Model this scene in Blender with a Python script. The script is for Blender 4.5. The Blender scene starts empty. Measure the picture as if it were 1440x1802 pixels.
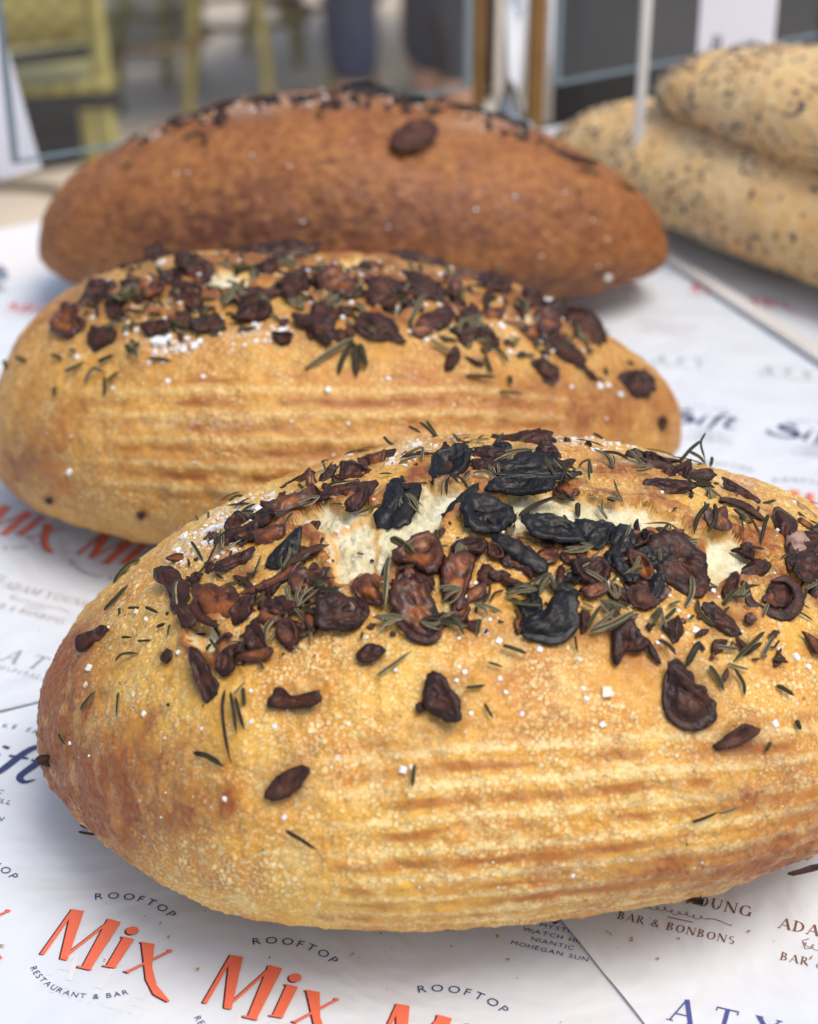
import bpy, bmesh, math, random
import numpy as np
from mathutils import Vector, Matrix
rng = np.random.default_rng(7); random.seed(7)
PI = math.pi
SC = bpy.context.scene; COL = SC.collection
# ------------------------------------------------------------------ camera, sky, sun, exposure
F = 3200.0; CH = 0.42; TL = math.radians(28); CT, ST_ = math.cos(TL), math.sin(TL)
cam = bpy.data.cameras.new('camera'); camo = bpy.data.objects.new('camera', cam); COL.objects.link(camo)
camo.location = (0, 0, CH); camo.rotation_euler = (PI/2-TL, 0, 0)
cam.sensor_fit = 'HORIZONTAL'; cam.sensor_width = 36; cam.lens = F/1440*36
cam.clip_start = .02; cam.clip_end = 200
cam.dof.use_dof = True; cam.dof.focus_distance = .625; cam.dof.aperture_fstop = 10.8
SC.camera = camo
W = bpy.data.worlds.new('World'); SC.world = W; W.use_nodes = True
nt = W.node_tree; bg = nt.nodes['Background']
sky = nt.nodes.new('ShaderNodeTexSky'); sky.sky_type = 'NISHITA'; sky.sun_disc = False
SUN_EL, SUN_AZ = math.radians(66), math.radians(132)      # azimuth from +Y towards +X
sky.sun_elevation = SUN_EL; sky.sun_rotation = SUN_AZ; sky.air_density = 1.0; sky.dust_density = 3.0; sky.ozone_density = 1.0
hs = nt.nodes.new('ShaderNodeHueSaturation'); hs.inputs['Saturation'].default_value = .9   # thin overcast: a greyer sky
nt.links.new(sky.outputs[0], hs.inputs['Color']); nt.links.new(hs.outputs[0], bg.inputs[0]); bg.inputs[1].default_value = .15
sl = bpy.data.lights.new('sun', 'SUN'); so = bpy.data.objects.new('sun', sl); COL.objects.link(so)
sl.energy = 1.55; sl.angle = math.radians(34); sl.color = (1, .93, .84)
sd = Vector((math.sin(SUN_AZ)*math.cos(SUN_EL), math.cos(SUN_AZ)*math.cos(SUN_EL), math.sin(SUN_EL)))
so.rotation_euler = sd.to_track_quat('Z', 'Y').to_euler(); so.location = (1, 1, 3)
SC.view_settings.view_transform = 'Standard'; SC.view_settings.look = 'None'
SC.view_settings.exposure = 0.27; SC.view_settings.gamma = 1
SC.cycles.max_bounces = 10; SC.cycles.transparent_max_bounces = 12

# ------------------------------------------------------------------ helpers
def proj(P):
    x, y, z = P[..., 0], P[..., 1], P[..., 2]-CH
    d = y*CT-z*ST_; u = y*ST_+z*CT
    return np.stack([720+F*x/d, 901-F*u/d], -1)
def ray(px, py):
    u = (px-720)/F; v = (901-py)/F
    d = np.array([u, CT+v*ST_, v*CT-ST_]); return d/np.linalg.norm(d)
CAM = np.array([0, 0, CH])
def ground(px, py, z=0):
    d = ray(px, py); t = (z-CH)/d[2]; p = CAM+t*d; return p[:2]
def nrm(v): return v/(np.linalg.norm(v, axis=-1, keepdims=True)+1e-12)

_perm = rng.permutation(256); _perm = np.concatenate([_perm, _perm, _perm])
_g = nrm(rng.normal(size=(256, 3)))
def pnoise(P):
    I = np.floor(P).astype(int); f = P-I; u = f*f*f*(f*(f*6-15)+10); I = I & 255
    out = 0
    for dx in (0, 1):
        for dy in (0, 1):
            for dz in (0, 1):
                h = _perm[_perm[_perm[(I[..., 0]+dx) & 255]+((I[..., 1]+dy) & 255)]+((I[..., 2]+dz) & 255)]
                g = _g[h]; d = f-np.array([dx, dy, dz])
                w = (u[..., 0] if dx else 1-u[..., 0])*(u[..., 1] if dy else 1-u[..., 1])*(u[..., 2] if dz else 1-u[..., 2])
                out = out+w*(g*d).sum(-1)
    return out*1.6
def fbm(P, o=3):
    a = 1.; s = 0; 
    for i in range(o): s = s+a*pnoise(P*(2.03**i)+17.3*i); a *= .5
    return s
def sstep(a, b, x): t = np.clip((x-a)/(b-a), 0, 1); return t*t*(3-2*t)

def mesh_np(name, V, Fc, mat, parent=None, smooth=True, attrs=None, loc=None):
    me = bpy.data.meshes.new(name); V = np.asarray(V, dtype=np.float32)
    if isinstance(Fc, np.ndarray):
        n, k = Fc.shape
        me.vertices.add(len(V)); me.vertices.foreach_set('co', V.ravel())
        me.loops.add(n*k); me.loops.foreach_set('vertex_index', Fc.astype(np.int32).ravel())
        me.polygons.add(n); me.polygons.foreach_set('loop_start', np.arange(0, n*k, k, dtype=np.int32))
        me.update(calc_edges=True)
    else:
        me.from_pydata(V.tolist(), [], [list(map(int, f)) for f in Fc])
    for a, v in (attrs or {}).items():
        at = me.attributes.new(a, 'FLOAT', 'POINT'); at.data.foreach_set('value', np.asarray(v, dtype=np.float32).ravel())
    me.polygons.foreach_set('use_smooth', np.full(len(me.polygons), smooth))
    me.validate()
    if mat: me.materials.append(mat)
    o = bpy.data.objects.new(name, me); COL.objects.link(o)
    if parent: o.parent = parent
    if loc is not None: o.location = loc
    return o
def thing(name, label, cat, loc=(0, 0, 0), group=None, rz=0):
    o = bpy.data.objects.new(name, None); COL.objects.link(o); o.location = loc; o.rotation_euler = (0, 0, rz)
    o.empty_display_size = .02; o['label'] = label; o['category'] = cat
    if group: o['group'] = group
    return o
def tag(o, label, cat, group=None, kind=None):
    if label: o['label'] = label
    if cat: o['category'] = cat
    if group: o['group'] = group
    if kind: o['kind'] = kind
    return o
def box_vf(x0, x1, y0, y1, z0, z1):
    V = [(x0,y0,z0),(x1,y0,z0),(x1,y1,z0),(x0,y1,z0),(x0,y0,z1),(x1,y0,z1),(x1,y1,z1),(x0,y1,z1)]
    return V, [(0,3,2,1),(4,5,6,7),(0,1,5,4),(1,2,6,5),(2,3,7,6),(3,0,4,7)]
def box(name, b, mat, parent=None, bev=0, loc=None, rot=None):
    V, Fc = box_vf(*b); o = mesh_np(name, V, Fc, mat, parent, smooth=False)
    if bev:
        bm = bmesh.new(); bm.from_mesh(o.data)
        bmesh.ops.bevel(bm, geom=bm.edges[:], offset=bev, segments=2, affect='EDGES', profile=.6)
        bm.to_mesh(o.data); bm.free()
    if loc: o.location = loc
    if rot: o.rotation_euler = rot
    return o
def tube_vf(pts, r, k=12, cap=True):
    pts = np.asarray(pts, float); n = len(pts); r = np.broadcast_to(np.asarray(r, float), (n,))
    T = nrm(np.gradient(pts, axis=0)); up = np.array([0, 0, 1.]) if abs(T[0, 2]) < .9 else np.array([1., 0, 0])
    V = []
    for i in range(n):
        a = np.cross(T[i], up); a /= np.linalg.norm(a)+1e-9; b = np.cross(a, T[i])
        for j in range(k):
            t = 2*PI*j/k; V.append(pts[i]+r[i]*(math.cos(t)*a+math.sin(t)*b))
    Fc = [(i*k+j, i*k+(j+1) % k, (i+1)*k+(j+1) % k, (i+1)*k+j) for i in range(n-1) for j in range(k)]
    if cap: Fc += [tuple(range(k-1, -1, -1)), tuple(range((n-1)*k, n*k))]
    return V, Fc
def merge_vf(L):
    V = []; Fc = []
    for v, f in L:
        o = len(V); V += [tuple(p) for p in v]; Fc += [tuple(i+o for i in q) for q in f]
    return V, Fc
def tube(name, pts, r, mat, parent=None, k=12):
    V, Fc = tube_vf(pts, r, k); return mesh_np(name, V, Fc, mat, parent)

# ------------------------------------------------------------------ node helper
class N:
    def __init__(s, name):
        s.m = bpy.data.materials.new(name); s.m.use_nodes = True; s.t = s.m.node_tree
        s.b = s.t.nodes['Principled BSDF']; s.out = s.t.nodes['Material Output']
        s.co = s.n('TexCoord').outputs['Object']
    def n(s, ty): return s.t.nodes.new('ShaderNode'+ty)
    def put(s, sock, v):
        if isinstance(v, bpy.types.NodeSocket): s.t.links.new(v, sock)
        elif isinstance(v, tuple) and len(v) == 3 and sock.type == 'RGBA': sock.default_value = (*v, 1)
        else: sock.default_value = v
    def noise(s, sc, det=3, ro=.55, co=None, dist=0):
        k = s.n('TexNoise'); s.put(k.inputs['Vector'], co or s.co); k.inputs['Scale'].default_value = sc
        k.inputs['Detail'].default_value = det; k.inputs['Roughness'].default_value = ro; k.inputs['Distortion'].default_value = dist
        return k.outputs['Fac']
    def vor(s, sc, feat='F1', co=None, rnd=1, out='Distance'):
        k = s.n('TexVoronoi'); s.put(k.inputs['Vector'], co or s.co); k.inputs['Scale'].default_value = sc
        k.feature = feat; k.inputs['Randomness'].default_value = rnd
        return k.outputs[out] if out != 'both' else (k.outputs['Distance'], k.outputs['Color'])
    def mapco(s, sc):
        k = s.n('Mapping'); s.put(k.inputs[0], s.co); k.inputs['Scale'].default_value = sc; return k.outputs[0]
    def math(s, op, a, b=0.0, c=0.0, clamp=False):
        k = s.n('Math'); k.operation = op; k.use_clamp = clamp
        s.put(k.inputs[0], a); s.put(k.inputs[1], b); s.put(k.inputs[2], c); return k.outputs[0]
    def rng(s, v, a, b, c=0., d=1.):
        k = s.n('MapRange'); k.interpolation_type = 'SMOOTHSTEP'; s.put(k.inputs[0], v)
        for i, x in enumerate((a, b, c, d)): s.put(k.inputs[i+1], x)
        return k.outputs[0]
    def mix(s, f, a, b, bt='MIX'):
        k = s.n('Mix'); k.data_type = 'RGBA'; k.blend_type = bt; s.put(k.inputs[0], f); s.put(k.inputs[6], a); s.put(k.inputs[7], b); return k.outputs[2]
    def attr(s, name):
        k = s.n('Attribute'); k.attribute_name = name; return k.outputs['Fac']
    def sep(s, col):
        k = s.n('SeparateColor'); s.put(k.inputs[0], col); return k.outputs
    def bump(s, h, dist, strength=1., prev=None):
        k = s.n('Bump'); s.put(k.inputs['Height'], h); k.inputs['Distance'].default_value = dist; k.inputs['Strength'].default_value = strength
        if prev: s.put(k.inputs['Normal'], prev)
        return k.outputs[0]
    def set(s, **k):
        names = dict(col='Base Color', rough='Roughness', metal='Metallic', spec='Specular IOR Level', nor='Normal', sss='Subsurface Weight',
                     sr='Subsurface Radius', ss='Subsurface Scale', trans='Transmission Weight', ior='IOR', coat='Coat Weight', cr='Coat Roughness', alpha='Alpha', sheen='Sheen Weight')
        for a, v in k.items(): s.put(s.b.inputs[names[a]], v)
        return s.m

def simple(name, col, rough=.6, metal=0, var=.12, vs=40, bump=0., **k):
    m = N(name); f = m.noise(vs, 4); c0 = tuple(c*(1-var) for c in col); c1 = tuple(min(1, c*(1+var)) for c in col)
    kk = dict(col=m.mix(m.rng(f, .3, .7), c0, c1), rough=rough, metal=metal); kk.update(k)
    if bump: kk['nor'] = m.bump(f, bump)
    return m.set(**kk)

def crust_mat(name, pale, gold, amber, toast, blister=1.0, spots=(.72, .50, .20), rough=.5, extra=None, streak=None):
    m = N(name); bub = tuple(min(1, x*y) for x, y in zip(pale, (1.10, 1.24, 1.55)))
    big = m.noise(26, 4, .6); mid = m.noise(95, 4, .6); fine = m.noise(520, 3, .6)
    base = m.mix(m.rng(big, .33, .68), gold, amber)
    base = m.mix(m.math('MULTIPLY', m.rng(mid, .52, .75), .75), base, pale)
    base = m.mix(m.math('MULTIPLY', m.attr('pale'), m.rng(m.noise(420, 4, .7), .40, .58, .05, .75)), base, bub)
    # fermentation blisters in three sizes
    zone = m.math('MULTIPLY', m.rng(m.noise(42, 4, .65), .34, .58, .12, 1), m.rng(m.noise(240, 3, .6), .35, .55, .35, 1))
    zone = m.math('MAXIMUM', zone, m.math('MULTIPLY', m.attr('pale'), .9))
    H = None
    for sc, thr, gate, wt in ((1250, .55, .15, .62), (700, .52, .30, .80), (430, .46, .50, .90), (270, .38, .72, .85), (165, .27, .84, .75)):
        d, c = m.vor(sc, out='both'); r = m.sep(c)
        on = m.math('GREATER_THAN', r[0], gate)
        dome = m.math('MULTIPLY', m.rng(d, thr, thr*.62), on); dome = m.math('MULTIPLY', dome, zone)
        tint = m.mix(r[1], spots, bub)
        base = m.mix(m.math('MULTIPLY', dome, wt*blister, clamp=True), base, tint)
        hh = m.math('MULTIPLY', dome, .0006*(480/sc)**.6 if False else (.5 if sc > 600 else .9 if sc > 300 else 1.3))
        H = hh if H is None else m.math('ADD', H, hh)
        if sc == 430:
            ring = m.math('MULTIPLY', m.math('MULTIPLY', m.rng(d, thr*1.5, thr), m.math('SUBTRACT', 1., m.rng(d, thr, thr*.6))), on)
            base = m.mix(m.math('MULTIPLY', ring, .22), base, toast)
    # small toasted flecks and pits
    d, c = m.vor(210, out='both'); r = m.sep(c)
    fl = m.math('MULTIPLY', m.rng(d, .20, .10), m.math('GREATER_THAN', r[0], .82))
    fl = m.math('MULTIPLY', fl, m.rng(m.noise(700, 2), .35, .6))
    base = m.mix(m.math('MULTIPLY', fl, .7), base, (toast[0]*.75, toast[1]*.5, toast[2]*.45))
    tt = m.math('MULTIPLY', m.attr('toast'), m.rng(mid, .3, .6, .55, 1.35))
    tt = m.math('ADD', tt, m.math('MULTIPLY', m.rng(m.noise(60, 6, .7), .50, .72), .55), clamp=True)
    tt = m.math('MULTIPLY', tt, m.rng(fine, .2, .7, .75, 1.0))
    base = m.mix(tt, base, toast)
    bd = m.math('MULTIPLY', m.attr('band'), m.rng(m.noise(75, 3), .3, .6, .3, 1.))
    base = m.mix(m.math('MULTIPLY', bd, .95), base, tuple(x*.55+y*.45 for x, y in zip(toast, amber)))
    if streak:
        sn = m.noise(230, 5, .75, m.mapco((.5, 1, 1))); base = m.mix(m.math('MULTIPLY', m.rng(sn, .50, .68), .75), base, streak[0]); base = m.mix(m.math('MULTIPLY', m.rng(sn, .50, .34), .75), base, streak[1])
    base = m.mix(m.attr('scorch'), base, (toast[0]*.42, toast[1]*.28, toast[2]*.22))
    base = m.mix(m.math('MULTIPLY', m.attr('flour'), m.rng(m.noise(330, 4, .7), .42, .6)), base, (.80, .74, .64))
    if extra: base = extra(m, base)
    nb = m.bump(m.noise(140, 4, .6), .0011, .8)
    nb = m.bump(m.noise(1400, 3, .6), .00022, .9, nb)
    nb = m.bump(H, .00020, 1., nb)
    rr = m.rng(mid, .3, .7, rough-.1, rough+.12)
    return m.set(col=base, rough=rr, spec=.5, coat=.04, cr=.35, nor=nb, sss=.06, sr=(1., .45, .15), ss=.004)

# ------------------------------------------------------------------ materials
M = {}
M['crust_front'] = crust_mat('golden_crust', (.84, .61, .24), (.75, .41, .052), (.56, .215, .018), (.27, .060, .008), spots=(.84, .60, .22))
M['crust_mid'] = crust_mat('amber_crust', (.76, .50, .16), (.64, .31, .044), (.44, .150, .018), (.23, .055, .009), spots=(.68, .42, .13))
M['crust_back'] = crust_mat('brown_crust', (.50, .24, .065), (.36, .125, .024), (.24, .066, .012), (.085, .019, .006), spots=(.46, .23, .07), rough=.6, blister=.35, streak=((.42, .18, .04), (.085, .018, .007)))
def crumb_mat():
    m = N('open_crumb'); st = m.mapco((1, .55, .8))
    f = m.noise(160, 5, .65, st); p = m.vor(420, co=st); g = m.noise(45, 3)
    col = m.mix(m.rng(f, .35, .65), (.66, .58, .33), (.82, .77, .55))
    col = m.mix(m.math('MULTIPLY', m.rng(p, .30, .12), .35), col, (.50, .40, .18))
    col = m.mix(m.math('MULTIPLY', m.rng(g, .60, .72), .75), col, (.78, .42, .06))
    col = m.mix(m.attr('rimtoast'), col, (.66, .33, .05))
    nb = m.bump(f, .0022, .9); nb = m.bump(p, .0008, .8, nb); nb = m.bump(m.noise(1100, 4, .7), .0003, .8, nb)
    return m.set(col=col, rough=.72, spec=.25, nor=nb, sss=.25, sr=(1, .7, .35), ss=.003)
M['crumb'] = crumb_mat()
def chip_mat(name, dark, mid, centre, rough, coat=0.):
    m = N(name); f = m.noise(230, 4, .6); g = m.noise(620, 3, .65); r = m.attr('rim')
    col = m.mix(m.rng(f, .35, .65), dark, mid)
    col = m.mix(m.math('MULTIPLY', m.rng(r, .85, .25), m.rng(m.noise(120, 2), .35, .6)), col, centre)
    col = m.mix(m.math('MULTIPLY', m.rng(r, .82, 1.), .6), col, tuple(x*.6 for x in dark))
    nb = m.bump(f, .0011, .8); nb = m.bump(g, .0006, 1., nb)
    oi = m.n('ObjectInfo').outputs['Random']
    col = m.mix(m.math('MULTIPLY', oi, .35), col, tuple(x*.7 for x in dark))
    return m.set(col=col, rough=m.rng(g, .35, .65, rough-.12, rough+.2), spec=.28, nor=nb, coat=coat, cr=.25)
M['d'] = chip_mat('dark_garlic', (.020, .0065, .0045), (.062, .017, .009), (.095, .028, .011), .46, .12)
M['r'] = chip_mat('amber_garlic', (.045, .011, .005), (.12, .031, .009), (.34, .10, .014), .36, .35)
M['m'] = chip_mat('brown_garlic', (.035, .012, .009), (.095, .033, .018), (.13, .05, .025), .5)
M['k'] = chip_mat('charred_garlic', (.004, .0038, .0042), (.009, .0085, .009), (.016, .011, .009), .46, .2)
M['p'] = chip_mat('salty_garlic', (.20, .10, .07), (.45, .28, .22), (.5, .34, .27), .4)
def leaf_mat(name, edge, mid, rib):
    m = N(name); x = m.attr('across'); f = m.noise(260, 3)
    col = m.mix(m.rng(x, .15, .5), rib, mid); col = m.mix(m.rng(x, .6, .95), col, edge)
    col = m.mix(m.math('MULTIPLY', m.rng(f, .45, .7), .5), col, tuple(c*.5 for c in mid))
    return m.set(col=col, rough=.6, spec=.22, nor=m.bump(m.noise(900, 3), .0003, .8))
M['lg'] = leaf_mat('olive_rosemary', (.17, .15, .06), (.070, .060, .020), (.024, .019, .008))
M['lw'] = leaf_mat('pale_rosemary', (.36, .32, .20), (.17, .145, .075), (.035, .026, .014))
M['lb'] = leaf_mat('dark_rosemary', (.045, .036, .018), (.020, .016, .009), (.055, .042, .022))
M['salt'] = simple('salt', (.84, .82, .80), .3, var=.05, vs=300, sss=.35, ss=.002, bump=.0003)
M['salt2'] = simple('toasted_salt', (.78, .62, .48), .35, var=.1, vs=300, sss=.2, ss=.002, bump=.0003)
def paper_mat():
    m = N('wax_paper'); w = m.noise(9, 4, .55, dist=.6); f = m.noise(55, 3); g = m.noise(900, 2)
    col = m.mix(m.rng(f, .3, .7), (.685, .735, .785), (.72, .76, .80))
    nb = m.bump(w, .010, .9); nb = m.bump(f, .0007, .35, nb); nb = m.bump(g, .00004, .5, nb)
    return m.set(col=col, rough=.42, spec=.4, nor=nb)
M['paper'] = paper_mat()
M['table'] = simple('white_laminate', (.78, .77, .75), .3, var=.03, vs=8)
def ink(name, col, thin=0.25):
    m = N(name); f = m.noise(2200, 2); g = m.noise(70, 3)
    c = m.mix(m.math('MULTIPLY', m.rng(f, .5, .75), thin), col, tuple(min(1, x+.25) for x in col))
    return m.set(col=c, rough=.5, spec=.3)
M['orange'] = ink('orange_ink', (.86, .17, .09)); M['navy'] = ink('navy_ink', (.035, .055, .15)); M['plum'] = ink('plum_ink', (.10, .02, .03))
M['copper'] = ink('copper_ink', (.21, .09, .065)); M['blue'] = ink('blue_ink', (.07, .09, .30)); M['ghost'] = ink('faint_ink', (.735, .738, .755), 0.)
M['greyink'] = ink('grey_ink', (.30, .30, .33), .3); M['tanink'] = ink('tan_ink', (.42, .33, .28), .3); M['redink'] = ink('red_ink', (.62, .05, .04))
M['chrome'] = simple('chrome', (.80, .82, .85), .08, 1., var=.02, vs=3)
M['stone'] = simple('patio_stone', (.62, .52, .40), .75, var=.12, vs=2.2, bump=.004)
M['rattan'] = simple('yellow_rattan', (.42, .37, .12), .5, var=.15, vs=30)
M['weave'] = None
def weave_mat():
    m = N('rattan_weave'); k = m.n('TexChecker'); m.put(k.inputs[0], m.co); k.inputs['Scale'].default_value = 60
    k.inputs[1].default_value = (.46, .41, .13, 1); k.inputs[2].default_value = (.26, .21, .06, 1)
    return m.set(col=m.mix(m.rng(m.noise(20, 3), .3, .7, 0, .4), k.outputs[0], (.22, .20, .07)), rough=.5, nor=m.bump(k.outputs[1], .002))
M['weave'] = weave_mat()
M['bamboo'] = simple('brown_bamboo', (.16, .10, .035), .5, var=.25, vs=14)
M['blacktrim'] = simple('black_trim', (.018, .018, .02), .5)
M['denim'] = simple('navy_denim', (.014, .025, .065), .85, var=.3, vs=60, bump=.001)
M['blackcloth'] = simple('black_cloth', (.012, .012, .014), .8, var=.2, vs=60)
M['skin'] = simple('skin', (.55, .32, .22), .5, var=.05)
M['hair'] = simple('brown_hair', (.05, .025, .012), .6, var=.2, vs=90)
M['shoe'] = simple('pale_canvas', (.55, .54, .46), .7)
M['wood'] = simple('stained_wood', (.34, .17, .045), .45, var=.35, vs=9)
M['card'] = simple('white_card', (.78, .78, .84), .6, var=.02, vs=5)
M['darkpot'] = simple('dark_planter', (.010, .011, .013), .55, var=.3, vs=6)
M['leafgreen'] = simple('grass_leaf', (.09, .11, .03), .6, var=.3, vs=20)
M['tablegrey'] = simple('grey_cloth', (.42, .42, .41), .8, var=.1, vs=4)
def glass_mat():
    m = N('clear_acrylic'); t = m.t
    for n_ in [m.b]: t.nodes.remove(n_)
    tr = m.n('BsdfTransparent'); tr.inputs[0].default_value = (.99, .995, .995, 1)
    gl = m.n('BsdfGlossy'); gl.inputs['Roughness'].default_value = .03
    df = m.n('BsdfDiffuse'); df.inputs[0].default_value = (.8, .8, .85, 1)
    a = m.n('MixShader'); a.inputs[0].default_value = .012; t.links.new(tr.outputs[0], a.inputs[1]); t.links.new(df.outputs[0], a.inputs[2])
    b = m.n('MixShader'); b.inputs[0].default_value = .018; t.links.new(a.outputs[0], b.inputs[1]); t.links.new(gl.outputs[0], b.inputs[2])
    t.links.new(b.outputs[0], m.out.inputs[0]); return m.m
M['acrylic'] = glass_mat()
M['acrylic_edge'] = simple('acrylic_edge', (.17, .22, .24), .25, var=.1, vs=12)
M['acrylic_pale'] = simple('acrylic_edge_pale', (.74, .72, .69), .25, var=.1, vs=12)

# ------------------------------------------------------------------ the setting: patio floor and table
def slab(name, poly, z, mat):
    return mesh_np(name, [(x, y, z) for x, y in poly], [tuple(range(len(poly)))], mat, smooth=False)
fl = slab('patio_floor', [(-30, -20), (30, -20), (30, 60), (-30, 60)], -.75, M['stone']); fl['kind'] = 'structure'
E1 = np.array([.848, .530]); E2 = np.array([-.530, .848])
tb = thing('display_table', 'white laminate table holding the bread loaves and printed paper', 'table', (0, 0, -.75), rz=math.atan2(E1[1], E1[0]))
box('tabletop', (-1.0, 1.5, -.1, 1.182, .715, .7495), M['table'], tb, bev=.004)
for lx in (-.93, 1.43):
    for ly in (-.04, 1.10): tube('leg', [(lx, ly, 0), (lx, ly, .3), (lx, ly, .714)], .022, M['chrome'], tb)

# ------------------------------------------------------------------ lettering
_glyph = {}
def glyph(ch):
    if ch in _glyph: return _glyph[ch]
    cu = bpy.data.curves.new('tmp', 'FONT'); cu.body = ch; cu.size = 1; cu.resolution_u = 4
    o = bpy.data.objects.new('tmp', cu); COL.objects.link(o)
    dg = bpy.context.evaluated_depsgraph_get(); me = bpy.data.meshes.new_from_object(o.evaluated_get(dg))
    V = np.array([v.co[:2] for v in me.vertices]).reshape(-1, 2); Fc = [tuple(p.vertices) for p in me.polygons]
    bpy.data.objects.remove(o); bpy.data.curves.remove(cu); bpy.data.meshes.remove(me)
    if len(V): V = V-np.array([V[:, 0].min(), 0]); w = V[:, 0].max()
    else: w = .28
    _glyph[ch] = (V, Fc, w); return _glyph[ch]
# serif capitals as thick and thin strokes: l = line, s = serif bar, o = arc
SER = {
 'A': (.74, [('l',.06,.02,.37,.98,.05),('l',.37,.98,.66,.02,.14),('l',.18,.33,.55,.33,.045),('s',.06,.0,.2),('s',.67,.0,.24)]),
 'D': (.76, [('l',.15,.0,.15,1,.13),('o',.18,.5,.50,.478,-90,90,.14,.045),('l',.0,.98,.22,.98,.04),('l',.0,.02,.22,.02,.04)]),
 'M': (.95, [('l',.13,.02,.13,.98,.05),('l',.15,.96,.47,.05,.13),('l',.47,.05,.80,.96,.05),('l',.82,.02,.82,.98,.13),('s',.13,.0,.2),('s',.82,.0,.26),('s',.08,.96,.14),('s',.86,.96,.18)]),
 'Y': (.74, [('l',.08,.97,.38,.48,.14),('l',.38,.48,.66,.97,.05),('l',.38,.0,.38,.5,.13),('s',.38,.0,.26),('s',.09,.96,.22),('s',.65,.96,.18)]),
 'O': (.80, [('o',.40,.5,.36,.48,-180,180,.14,.045)]),
 'U': (.78, [('l',.15,.35,.15,.98,.13),('o',.39,.36,.24,.34,180,360,.13,.045),('l',.63,.33,.63,.98,.05),('s',.15,.96,.26),('s',.63,.96,.2)]),
 'N': (.82, [('l',.12,.0,.12,.98,.05),('l',.13,.97,.68,.03,.13),('l',.69,.02,.69,.98,.05),('s',.12,.0,.2),('s',.09,.96,.16),('s',.69,.96,.2)]),
 'G': (.80, [('o',.40,.5,.36,.48,40,325,.14,.045),('l',.68,.06,.68,.40,.12),('s',.66,.40,.24)]),
 'B': (.68, [('l',.15,.0,.15,1,.13),('o',.18,.745,.34,.235,-90,90,.13,.04),('o',.18,.26,.40,.24,-90,90,.13,.04),('l',.0,.98,.22,.98,.04),('l',.0,.02,.22,.02,.04)]),
 'R': (.74, [('l',.15,.0,.15,1,.13),('o',.18,.735,.36,.245,-90,90,.13,.04),('l',.30,.48,.64,.02,.13),('l',.0,.98,.22,.98,.04),('s',.15,.0,.26),('s',.67,.0,.14)]),
 'S': (.60, [('o',.28,.74,.22,.24,50,270,.10,.05),('o',.28,.26,.24,.24,-130,90,.12,.05)]),
 'T': (.70, [('l',.35,.0,.35,.98,.13),('l',.04,.965,.66,.965,.05),('s',.35,.0,.28),('l',.05,.82,.05,.97,.04),('l',.65,.82,.65,.97,.04)]),
 'H': (.84, [('l',.15,.0,.15,1,.13),('l',.67,.0,.67,1,.13),('l',.15,.5,.67,.5,.045),('s',.15,.0,.26),('s',.67,.0,.26),('s',.15,.96,.26),('s',.67,.96,.26)]),
 'P': (.66, [('l',.15,.0,.15,1,.13),('o',.18,.72,.38,.26,-90,90,.13,.04),('l',.0,.98,.22,.98,.04),('s',.15,.0,.26)]),
 'I': (.36, [('l',.17,.0,.17,1,.13),('s',.17,.0,.28),('s',.17,.96,.28)]),
 'L': (.62, [('l',.15,.0,.15,1,.13),('l',.1,.025,.56,.025,.05),('l',.56,.0,.56,.2,.04),('s',.15,.96,.26)]),
 '&': (.80, [('o',.33,.76,.17,.20,-180,180,.08,.05),('o',.30,.26,.24,.25,40,330,.11,.05),('l',.24,.62,.68,.02,.11),('l',.52,.22,.70,.46,.045)]),
 '.': (.26, [('o',.10,.34,.035,.035,-180,180,.07,.07)]), ' ': (.30, []),
}
def stroke_quads(pts, ws):
    pts = np.asarray(pts, float); ws = np.broadcast_to(np.asarray(ws, float), (len(pts),)); T = nrm(np.gradient(pts, axis=0))
    Nn = np.stack([-T[:, 1], T[:, 0]], 1); L = pts+Nn*ws[:, None]/2; R = pts-Nn*ws[:, None]/2
    V = np.concatenate([L, R]); n = len(pts); return V, [(i, n+i, n+i+1, i+1) for i in range(n-1)]
def serif_glyph(ch):
    w, st = SER[ch]; Ls = []
    for q, s_ in enumerate(st):
        if s_[0] == 'l': V, Fc = stroke_quads([s_[1:3], s_[3:5]], s_[5])
        elif s_[0] == 's': V, Fc = stroke_quads([(s_[1]-s_[3]/2, s_[2]+.02), (s_[1]+s_[3]/2, s_[2]+.02)], .04)
        else:
            _, cx, cy, rx, ry, a0, a1, wm, wn = s_
            a = np.radians(np.linspace(a0, a1, 28)); ww = wn+(wm-wn)*np.abs(np.cos(a))**1.5
            V, Fc = stroke_quads(np.stack([cx+(rx-ww/2)*np.cos(a), cy+(ry-wn/2)*np.sin(a)], 1), ww)
        Ls.append((V, Fc, q))
    return Ls, w
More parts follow.
